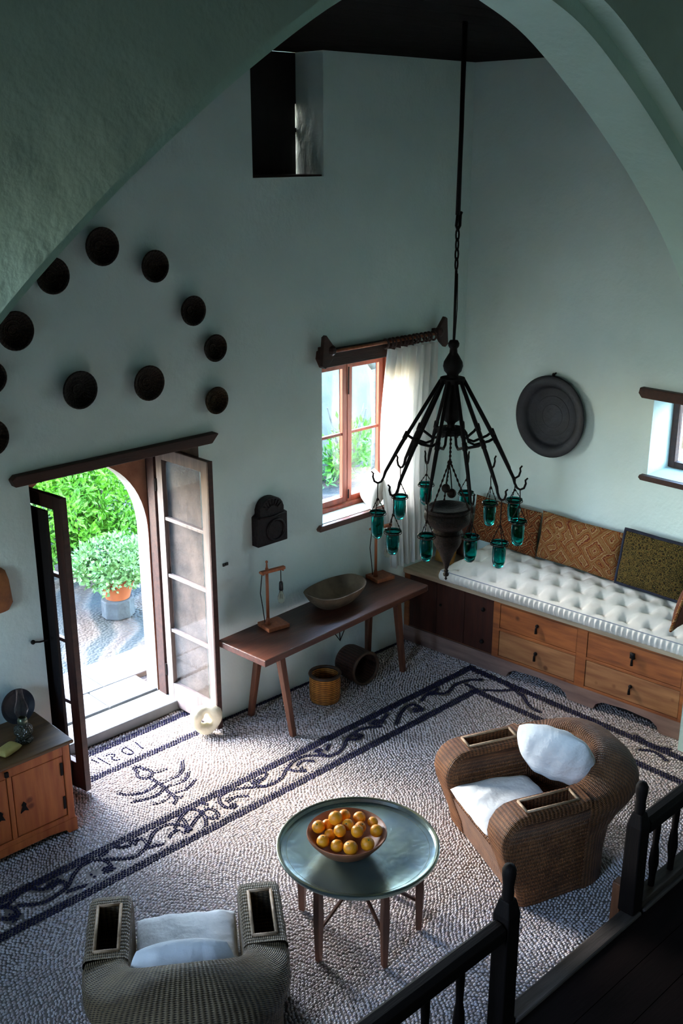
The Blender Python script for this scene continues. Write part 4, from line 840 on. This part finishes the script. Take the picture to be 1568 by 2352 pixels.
# ------------------------------------------------------------------ wicker armchairs
def chair(loc,rz,label,mw):
    r=empty('wicker_armchair',loc,rz,label,'armchair')
    prof=[(.215,.0),(.235,.10),(.285,.24),(.335,.37),(.352,.45),(.340,.52),(.300,.580),(.245,.612),(.172,.624),(-.172,.632),(-.205,.640),(-.235,.645)]
    cols=[(.272,.040),(.276,.018),(.292,.003),(.325,0),(.440,0),(.475,.004),(.489,.020),(.493,.045)]
    def nrm(i):
        a=prof[max(i-1,0)];b=prof[min(i+1,len(prof)-1)]; ty,tz=b[0]-a[0],b[1]-a[1]; L=math.hypot(ty,tz); return (-tz/L,ty/L)
    for s in (1,-1):
        rows=[]
        for i,(y,z) in enumerate(prof):
            ny,nz_=nrm(i); 
            if ny*0+nz_*1>0 or i<3: pass
            sg=-1
            # push rounded columns towards the inside of the arm
            iy,iz=(-abs(ny) if y>0.0 else 0,-abs(nz_)); rows.append([(s*x,y+iy*o,max(0,z+iz*o) if i else 0) for x,o in cols])
        mb=MB()
        n=len(cols)
        for i in range(len(rows)-1):
            if i==8:
                mb.loft([[p for p in rw[:4]] for rw in rows[i:i+2]]); mb.loft([[p for p in rw[4:]] for rw in rows[i:i+2]]); continue
            d0=sum(math.dist(prof[k],prof[k+1]) for k in range(i))
            o_=len(mb.v); mb.loft(rows[i:i+2])
            mb.uv[o_:]=[(u+d0,v) for u,v in mb.uv[o_:]]
        # well of the arm box
        y0,y1=.172,-.172; x0,x1=.325,.440; zb=.47
        for (xa,ya),(xb,yb) in (((x0,y0),(x1,y0)),((x1,y0),(x1,y1)),((x1,y1),(x0,y1)),((x0,y1),(x0,y0))):
            za=.624 if ya>0 else .632; zc=.624 if yb>0 else .632
            mb.loft([[(s*xa,ya,za),(s*xa,ya,zb)],[(s*xb,yb,zc),(s*xb,yb,zb)]])
        mb.loft([[(s*x0,y0,zb),(s*x1,y0,zb)],[(s*x0,y1,zb),(s*x1,y1,zb)]])
        # side panels
        for ci in (0,-1):
            for a_,b_ in zip(rows,rows[1:]):
                pa,pb=a_[ci],b_[ci]
                yin=-.30; xin=pa[0]-(0 if ci==0 else s*.05)
                mb.loft([[pa,(pa[0],pa[1]*.0+min(pa[1],.10),min(pa[2],pa[2])), (xin,yin,pa[2])],[pb,(pb[0],min(pb[1],.10),pb[2]),(xin,yin,pb[2])]])
        mb.build('arm',mw,r,smooth=True,angle=50)
        f=MB()
        for (xa,ya),(xb,yb) in (((x0,y0),(x1,y0)),((x1,y0),(x1,y1)),((x1,y1),(x0,y1)),((x0,y1),(x0,y0))):
            za=.628 if ya>0 else .636; zc=.628 if yb>0 else .636
            f.tube([(s*xa,ya,za),(s*xb,yb,zc)],.0085,8)
        f.build('box_binding',M['wickrim'],r,smooth=True)
    # rolled back
    mb=MB(); rows=[]; K=48; yc=-.225
    for k in range(K+1):
        t=PI*k/K; sn,cs=math.sin(t),math.cos(t); S=sn**1.2
        ix,iy=.272*math.copysign(abs(cs)**.75,cs),.235*sn**.8
        ox,oy=.493*math.copysign(abs(cs)**.80,cs)*(1+.03*S),.530*sn**.85
        zr=.636+.155*S; zo=.62+.045*S; ins=.14+.84*S
        def P(f,z): return (ix+(ox-ix)*f,yc-(iy+(oy-iy)*f),z)
        rows.append([P(0,.27),P(0,.45),P(0,zr-.04),P(.03,zr-.015),P(.10,zr),P(.22,zr+.004),P(.4,zr-.012*S),P(.6,zr*.75+zo*.25-.004*S),P(.78,zr*.45+zo*.55),P(.92,zr*.12+zo*.88),P(1.0,zo-.04),P(1.0,zo-.085),P(.93,zo-.13),P(1-.30*S-.04,zo-.17),P(1-ins*.82,.36),P(1-ins,.18),P(1-ins,.0)])
    mb.loft(rows); 
    mb.build('back',mw,r,smooth=True)
    # seat box and front apron
    mb=MB(); mb.loft([[(x,.205,.0),(x,.225,.10),(x,.27,.22),(x,.295,.295),(x,.285,.305),(x,.0,.30),(x,-.44,.29)] for x in np.linspace(-.285,.285,9)]); mb.build('seat_apron',mw,r,smooth=True,angle=50)
    return r
def cloth_cushion(name,loc,rz,w,h,t,tilt,label,p=3.2,zrot=0,rnd=.0):
    T=Matrix.Rotation(R(tilt),4,'X')@Matrix.Rotation(zrot,4,'Z')
    mb=MB(); mb.cushion(w,h,t,26,T,0,p,.05,rnd)
    rg=random.Random(int(w*1000+loc[0]*100)); ph=[rg.uniform(0,6) for _ in range(4)]
    inv=T.inverted()
    v2=[]
    for v in mb.v:
        q=inv@Vector(v); d=.0035*math.sin(q.x*22+ph[0]+2*math.sin(q.y*9))*math.cos(q.y*11+ph[1])+.004*math.sin(q.x*47+q.y*20+ph[2]); e=min(1,abs(q.z)/(t*.25))**2; q.z+=d*e; v2.append(tuple(T@q))
    mb.v=v2
    o=mb.build(name,M['white'],None,True,loc=loc); o.rotation_euler=(0,0,rz); return tag(o,label,'cushion')
def place_chair(cx,cy,rz,mw,label,ls,lb,back):
    chair((cx,cy,0),rz,label,mw)
    Rz=Matrix.Rotation(rz,4,'Z'); W=lambda x,y,z: tuple(Matrix.Translation((cx,cy,0))@Rz@Vector((x,y,z)))
    cloth_cushion('seat_cushion',W(0,.055,.374),rz,.535,.57,.145,2,ls,4.5,0,.12)
    cloth_cushion('back_cushion',W(*back[0]),rz+back[4],back[1],back[2],.19,back[3],lb,2.4,0,.62)
place_chair(-2.545,-2.65,R(65.7),M['wicker'],'brown wicker armchair with box arms to the right of the round table','white seat cushion of the wicker armchair right of the round table','plump white back cushion propped in the armchair right of the round table',((-.03,-.26,.68),.52,.58,60,R(38)))
place_chair(-4.865,-2.355,R(-35),M['wickgrey'],'grey brown wicker armchair seen from behind at the bottom left','white seat cushion of the armchair at the bottom left','flat white back cushion of the armchair at the bottom left',((-.02,-.335,.55),.52,.40,68,0))
# ------------------------------------------------------------------ round tray table, bowl and fruit
TX,TY,TT=-3.745,-2.45,.545
rt=empty('tray_table',(TX,TY,0),0,'round green bronze tray table on a folding wooden stand','table')
q=MB(); q.lathe([(.001,TT-.003),(.30,TT-.003),(.415,TT-.001),(.435,TT+.004),(.442,TT+.022),(.452,TT+.026),(.462,TT+.022),(.462,TT+.012),(.45,TT-.008),(.43,TT-.014),(.001,TT-.014)],72); q.build('tray',M['bronze'],rt,smooth=True,angle=35)
q=MB()
for rad in (.405,): q.lathe([(rad-.003,TT-.003),(rad,TT-.0005),(rad+.003,TT-.002)],72)
q.lathe([(.444,TT+.0235),(.452,TT+.0285),(.460,TT+.0245)],72); q.build('tray_rim',M['bronzerim'],rt,smooth=True)
an=[188,250,312,8,70,113]
for i,a in enumerate(an):
    c_,s_=math.cos(R(a)),math.sin(R(a)); q=MB(); T=Matrix.Translation((.355*c_,.355*s_,0))@Matrix.Rotation(R(a),4,'Z')
    q.add([(-.017,-.014,0),(.017,-.014,0),(.017,.014,0),(-.017,.014,0),(-.024,-.02,.26),(.024,-.02,.26),(.024,.02,.26),(-.024,.02,.26),(-.022,-.018,.529),(.022,-.018,.529),(.022,.018,.529),(-.022,.018,.529)],[(3,2,1,0),(8,9,10,11)]+[(k,(k+1)%4,(k+1)%4+4,k+4) for k in range(4)]+[(k+4,(k+1)%4+4,(k+1)%4+8,k+8) for k in range(4)],None,T)
    q.build('leg',M['walnut_z'],rt,bevel=.004)
for i in range(3):
    a,b=an[i],an[i+3]
    q=MB(); q.tube([(.34*math.cos(R(a)),.34*math.sin(R(a)),.20),(.34*math.cos(R(b)),.34*math.sin(R(b)),.47)],.012,6); q.build('strut',M['walnut_z'],rt,bevel=.0)
    q=MB(); q.tube([(.34*math.cos(R(b)),.34*math.sin(R(b)),.20),(.34*math.cos(R(a)),.34*math.sin(R(a)),.47)],.012,6); q.build('strut',M['walnut_z'],rt)
BX,BY=-3.822,-2.440
q=MB(); q.lathe([(.001,0),(.085,0),(.10,.006),(.165,.055),(.215,.115),(.2275,.135),(.224,.142),(.213,.138),(.16,.07),(.10,.022),(.001,.012)],56,(0,0,0),None,0,1,.985); o=q.build('fruit_bowl',M['bowlwood'],smooth=True,angle=60,loc=(BX,BY,TT-.002)); tag(o,'brown turned wooden bowl full of oranges on the round tray table','bowl')
OR=[((-3.836,-2.362,.735),.040,'biggest orange, topmost at the back of the pile in the bowl'),((-3.756,-2.350,.707),.035,'orange behind the top, at the far edge of the bowl'),((-3.915,-2.307,.688),.037,'orange at the far left of the bowl'),((-3.848,-2.305,.668),.032,'orange tucked behind between the left one and the biggest'),((-3.700,-2.415,.698),.036,'orange at the back right of the bowl'),((-3.668,-2.490,.692),.030,'small orange at the far right rim of the bowl'),((-3.702,-2.552,.682),.036,'orange at the right, nearest the right rim of the bowl'),((-3.880,-2.444,.715),.035,'orange in the middle of the pile, just before the biggest'),((-3.806,-2.432,.712),.033,'orange in the very centre of the pile'),((-3.815,-2.515,.716),.036,'orange on top at the right centre of the pile'),((-3.752,-2.475,.690),.033,'orange between the centre and the right side of the pile'),((-3.975,-2.408,.674),.036,'orange at the front left, by the left rim of the bowl'),((-3.888,-2.372,.656),.032,'orange deep in a gap on the left of the pile'),((-3.942,-2.486,.669),.036,'orange at the front, left of the largest front one'),((-3.912,-2.562,.680),.041,'large orange at the very front of the bowl'),((-3.820,-2.600,.680),.039,'orange at the front right of the bowl'),((-3.80,-2.40,.632),.036,None),((-3.86,-2.48,.628),.036,None),((-3.76,-2.50,.632),.036,None)]
for (p,r_,lab) in OR:
    if lab is None: continue
    e=empty('orange',p,random.uniform(0,6),lab,'orange','oranges in the wooden bowl'); e.rotation_euler=(random.uniform(-.7,.7),random.uniform(-.7,.7),random.uniform(0,6))
    q=MB(); q.lathe([(.0005,-r_*.96),(r_*.30,-r_*.93),(r_*.62,-r_*.78),(r_*.87,-r_*.48),(r_*.99,-r_*.05),(r_*.94,r_*.36),(r_*.74,r_*.70),(r_*.42,r_*.91),(r_*.15,r_*.965),(.0005,r_*.94)],22); q.build('fruit',M['orange'],e,smooth=True)
    q=MB(); q.lathe([(.0005,r_*.985),(.0035,r_*.98),(.005,r_*.955),(.003,r_*.93)],8); q.build('stem',M['leaf3'],e,smooth=True)
# ------------------------------------------------------------------ cabinet with lamp
cab=empty('cabinet',(-4.93,-.262,0),0,'low orange pine cabinet with two doors left of the courtyard door','cabinet')
q=MB(); q.box(-.48,.495,-.215,.245,.10,.655); q.build('body',M['pine_x'],cab,bevel=.004)
q=MB(); q.box(-.50,.52,-.255,.255,.657,.682); q.build('top',M['pine_top'],cab,bevel=.008)
q=MB(); q.prism([(-.49,.0),(-.49,.10),(.505,.10),(.505,.0),(.44,.0),(.42,.03),(.30,.045),(-.28,.045),(-.40,.03),(-.42,0)],-.235,-.2155,'y'); q.box(.485,.505,-.2155,.24,.0,.10); q.box(-.49,-.47,-.2155,.24,0,.10); q.build('plinth',M['pine_x'],cab,bevel=.004)
q=MB()
for x0,x1,z0,z1 in ((.445,.495,.10,.655),(-.48,-.43,.10,.655),(-.43,.445,.585,.655),(-.43,.445,.10,.135),(.055,.085,.135,.585)): q.box(x0,x1,-.232,-.2155,z0,z1)
q.build('face_frame',M['pine_x'],cab,bevel=.004)
for x0,x1 in ((.09,.44),(-.425,.05)):
    q=MB(); q.box(x0,x1,-.228,-.2158,.14,.58); d=q.build('door',M['pine_x'],cab,bevel=.004)
    for zc in (.24,.49):
        q=MB(); xx=x1-.012 if x0>0 else x0+.012; q.box(xx-.008,xx+.008,-.2345,-.2285,zc-.045,zc+.045); q.build('hinge',M['iron'],d)
    q=MB(); xx=x0+.06 if x0>0 else x1-.06
    q.prism([(xx-.028,.30),(xx-.018,.325),(xx-.012,.34),(xx-.016,.355),(xx,.375),(xx+.016,.355),(xx+.012,.34),(xx+.018,.325),(xx+.028,.30),(xx,.312)],-.2335,-.2285,'y'); q.build('key_plate',M['iron'],d)
q=MB(); q.box(.04,.065,-.25,-.233,.60,.635); q.build('latch',M['iron'],cab,bevel=.003)
CZ=.6825
ol=empty('oil_lamp',(-4.645,-.31,CZ),0,'glass oil lamp with clear chimney on the pine cabinet','oil lamp')
q=MB(); q.lathe([(.001,0),(.055,0),(.058,.012),(.04,.022),(.05,.04),(.062,.065),(.058,.095),(.035,.115),(.024,.122),(.001,.12)],26); 
def darkglass():
    m,t,b,o=nt('dark cut glass'); b.inputs['Base Color'].default_value=(.05,.05,.035,1); b.inputs['Roughness'].default_value=.12; b.inputs['Specular IOR Level'].default_value=.9
    tc=N(t,'ShaderNodeTexCoord'); vo=N(t,'ShaderNodeTexVoronoi'); vo.inputs['Scale'].default_value=80; t.links.new(tc.outputs['Object'],vo.inputs['Vector']); bp=N(t,'ShaderNodeBump'); bp.inputs['Distance'].default_value=.01; t.links.new(vo.outputs['Distance'],bp.inputs['Height']); t.links.new(bp.outputs[0],b.inputs['Normal']); return m
q.build('font',darkglass(),ol,smooth=True,angle=50)
q=MB(); q.lathe([(.022,.122),(.032,.13),(.032,.15),(.026,.165),(.022,.168)],22); q.build('burner',M['bronzerim'],ol,smooth=True)
q=MB(); q.lathe([(.027,.166),(.032,.18),(.045,.215),(.043,.24),(.028,.285),(.020,.34),(.0205,.385)],24); q.build('chimney',glass_pane('thin lamp glass',(.93,.95,.95)),ol,smooth=True)
q=MB(); rows=[]
T=Matrix.Rotation(R(90),4,'X'); q.lathe([(.001,0),(.08,0),(.09,.01),(.115,.03),(.118,.024),(.09,-.006),(.001,-.006)],40,(0,0,0),T); o=q.build('dark_plate',M['bluemetal'],smooth=True,angle=50,loc=(-4.555,-.058,CZ+.114)); o.rotation_euler=(R(-14),0,0); tag(o,'dark round plate leaning against the wall behind the oil lamp','plate')
q=MB(); q.cushion(.15,.095,.05,12,None,0,5,.03); o=q.build('soap_block',M['soap'],smooth=True,loc=(-4.79,-.375,CZ+.0245)); o.rotation_euler=(0,0,R(20)); tag(o,'pale yellow block lying on the pine cabinet beside the oil lamp','block')
# door stop: holed stone
q=MB(); rows=[]; n=28
for i in range(n):
    a=2*PI*i/n; R0=.075*(1+.08*math.sin(2*a+1)); w=.042*(1+.18*math.sin(3*a)+.1*math.cos(a*2)); row=[]
    for k in range(14):
        b=2*PI*k/14; rad=R0+w*math.cos(b); row.append((rad*math.cos(a)*1.0,w*1.15*math.sin(b),rad*math.sin(a)*1.12))
    rows.append(row)
q.loft(rows,closed=True,loop=True); zmin=min(v[2] for v in q.v); q.v=[(x,y,z-zmin) for x,y,z in q.v]
o=q.build('door_stone',M['doorstone'],smooth=True,loc=(-3.07,-.115,0)); o.rotation_euler=(R(-8),0,R(-28)); tag(o,'pale holed stone holding the right door leaf open','door stop')
# ------------------------------------------------------------------ stair railing on the platform edge
def newel(par,x,y,z0,z1):
    q=MB(); w=.050
    q.add([(x-w,y-w,z0),(x+w,y-w,z0),(x+w,y+w,z0),(x-w,y+w,z0),(x-w*.95,y-w*.95,z1-.27),(x+w*.95,y-w*.95,z1-.27),(x+w*.95,y+w*.95,z1-.27),(x-w*.95,y+w*.95,z1-.27),(x-w*.62,y-w*.62,z1-.19),(x+w*.62,y-w*.62,z1-.19),(x+w*.62,y+w*.62,z1-.19),(x-w*.62,y+w*.62,z1-.19)],[(3,2,1,0),(8,9,10,11)]+[(k,(k+1)%4,(k+1)%4+4,k+4) for k in range(4)]+[(k+4,(k+1)%4+4,(k+1)%4+8,k+8) for k in range(4)])
    q.build('newel_post',M['railwood_z'],par,bevel=.008)
    q=MB(); q.lathe([(.028,z1-.192),(.030,z1-.16),(.027,z1-.12),(.034,z1-.06),(.034,z1-.03),(.024,z1-.008),(.001,z1)],18,(x,y,0)); q.build('post_finial',M['railwood_z'],par,smooth=True)
def railing(label,x0,x1,y,zr,nx,npost,bal,bottom):
    r=empty('stair_railing',(nx,y,0),0,label,'railing')
    newel(r,0,0,.0 if npost<1.2 and bottom is None else .216,npost)
    q=MB(); q.prism([(-.045,zr-.09),(.045,zr-.09),(.045,zr-.02),(.02,zr),(-.02,zr),(-.045,zr-.02)],x0-nx,x1-nx,'x'); q.build('handrail',M['railwood'],r,bevel=.008)
    for x in bal:
        q=MB(); X=x-nx; q.lathe([(.018,.216 if bottom is None else .262),(.020,.34),(.030,.42),(.024,.50),(.018,.54),(.022,zr-.16),(.020,zr-.088)],14,(X,0,0)); q.build('baluster',M['railwood_z'],r,smooth=True)
    if bottom:
        q=MB(); q.box(x0-nx,x1-nx,-.045,.045,.216,.262); q.build('bottom_rail',M['edgewood'],r,bevel=.006)
    return r
railing('near black wooden railing with tall post at the bottom edge, left of the stair gap',-6.2,-3.945,-3.6,.835,-3.89,1.13,[-4.22,-4.46,-4.70,-4.94,-5.18,-5.42],None)
railing('near black wooden railing with turned post at the right edge, right of the stair gap',-2.665,-.65,-3.6,.80,-2.72,1.05,[-2.50,-2.29,-2.08,-1.87],1)
q=MB(); q.box(-.035,.035,-.03,.03,0,.33); o=q.build('stair_post',M['postwood'],bevel=.008,loc=(-2.675,-3.50,0)); tag(o,'short orange brown post at the foot of the right railing','post')
# ------------------------------------------------------------------ light
W=bpy.data.worlds.new('sky'); SC.world=W; W.use_nodes=True; t=W.node_tree; bg=t.nodes['Background']
sky=t.nodes.new('ShaderNodeTexSky'); sky.sky_type='NISHITA'; sky.sun_disc=False; sky.sun_elevation=R(SEL); sky.sun_rotation=R(SROT); sky.air_density=1.0; sky.dust_density=DUST; sky.ozone_density=1.2
mx=N(t,'ShaderNodeMix',data_type='RGBA',blend_type='MULTIPLY'); mx.inputs['Factor'].default_value=1; mx.inputs[7].default_value=(*TINT,1)
t.links.new(sky.outputs[0],mx.inputs[6]); t.links.new(mx.outputs[2],bg.inputs[0]); bg.inputs[1].default_value=SKY
def portal(loc,rot,sx,sy,name):
    l=bpy.data.lights.new(name,'AREA'); l.shape='RECTANGLE'; l.size=sx; l.size_y=sy; l.cycles.is_portal=True
    o=bpy.data.objects.new(name,l); COL.objects.link(o); o.location=loc; o.rotation_euler=rot
portal((-3.62,.56,1.17),(R(-90),0,0),1.32,2.2,'door_daylight')
portal((-1.08,.61,2.0),(R(-90),0,0),1.72,1.39,'casement_daylight')
portal((.45,-2.26,2.15),(0,R(90),0),.6,.71,'side_window_daylight')
portal((-7.85,-1.4,1.9),(0,R(-90),0),1.0,.7,'added_far_daylight')  # portal in the added fill opening of the unseen left wall
portal((-8.3,-3.8,2.95),(0,R(-90),0),2.7,.9,'added_near_daylight')  # portal in the opening added to light the arch front
if SUN:
  sl=bpy.data.lights.new('sun','SUN'); sl.energy=SUN; sl.angle=R(1.5); sl.color=(1,.95,.86); so=bpy.data.objects.new('sun',sl); COL.objects.link(so)
  so.rotation_euler=Vector((.30,.62,-1)).to_track_quat('-Z','Y').to_euler()
# ------------------------------------------------------------------ camera
cd=bpy.data.cameras.new('camera'); cam=bpy.data.objects.new('camera',cd); COL.objects.link(cam); SC.camera=cam
cd.sensor_fit='VERTICAL'; cd.sensor_height=36; cd.sensor_width=24; cd.lens=36*2463/2352; cd.clip_start=.05
cy,sy,cp,sp=math.cos(YAW),math.sin(YAW),math.cos(PITCH),math.sin(PITCH)
f=Vector((sy*cp,cy*cp,-sp)); r_=Vector((cy,-sy,0)); u=r_.cross(f)
cam.matrix_world=Matrix(((r_.x,u.x,-f.x,-7.37),(r_.y,u.y,-f.y,-6.09),(r_.z,u.z,-f.z,4.3),(0,0,0,1)))
vs=SC.view_settings; vs.view_transform='Standard'; vs.look='None'; vs.exposure=EXPO; vs.gamma=1; vs.use_curve_mapping=False
SC.cycles.max_bounces=6; SC.cycles.diffuse_bounces=DB; SC.cycles.transmission_bounces=8; SC.cycles.transparent_max_bounces=12; SC.cycles.caustics_reflective=False; SC.cycles.caustics_refractive=False
SC.cycles.use_denoising=True; SC.cycles.sample_clamp_indirect=6
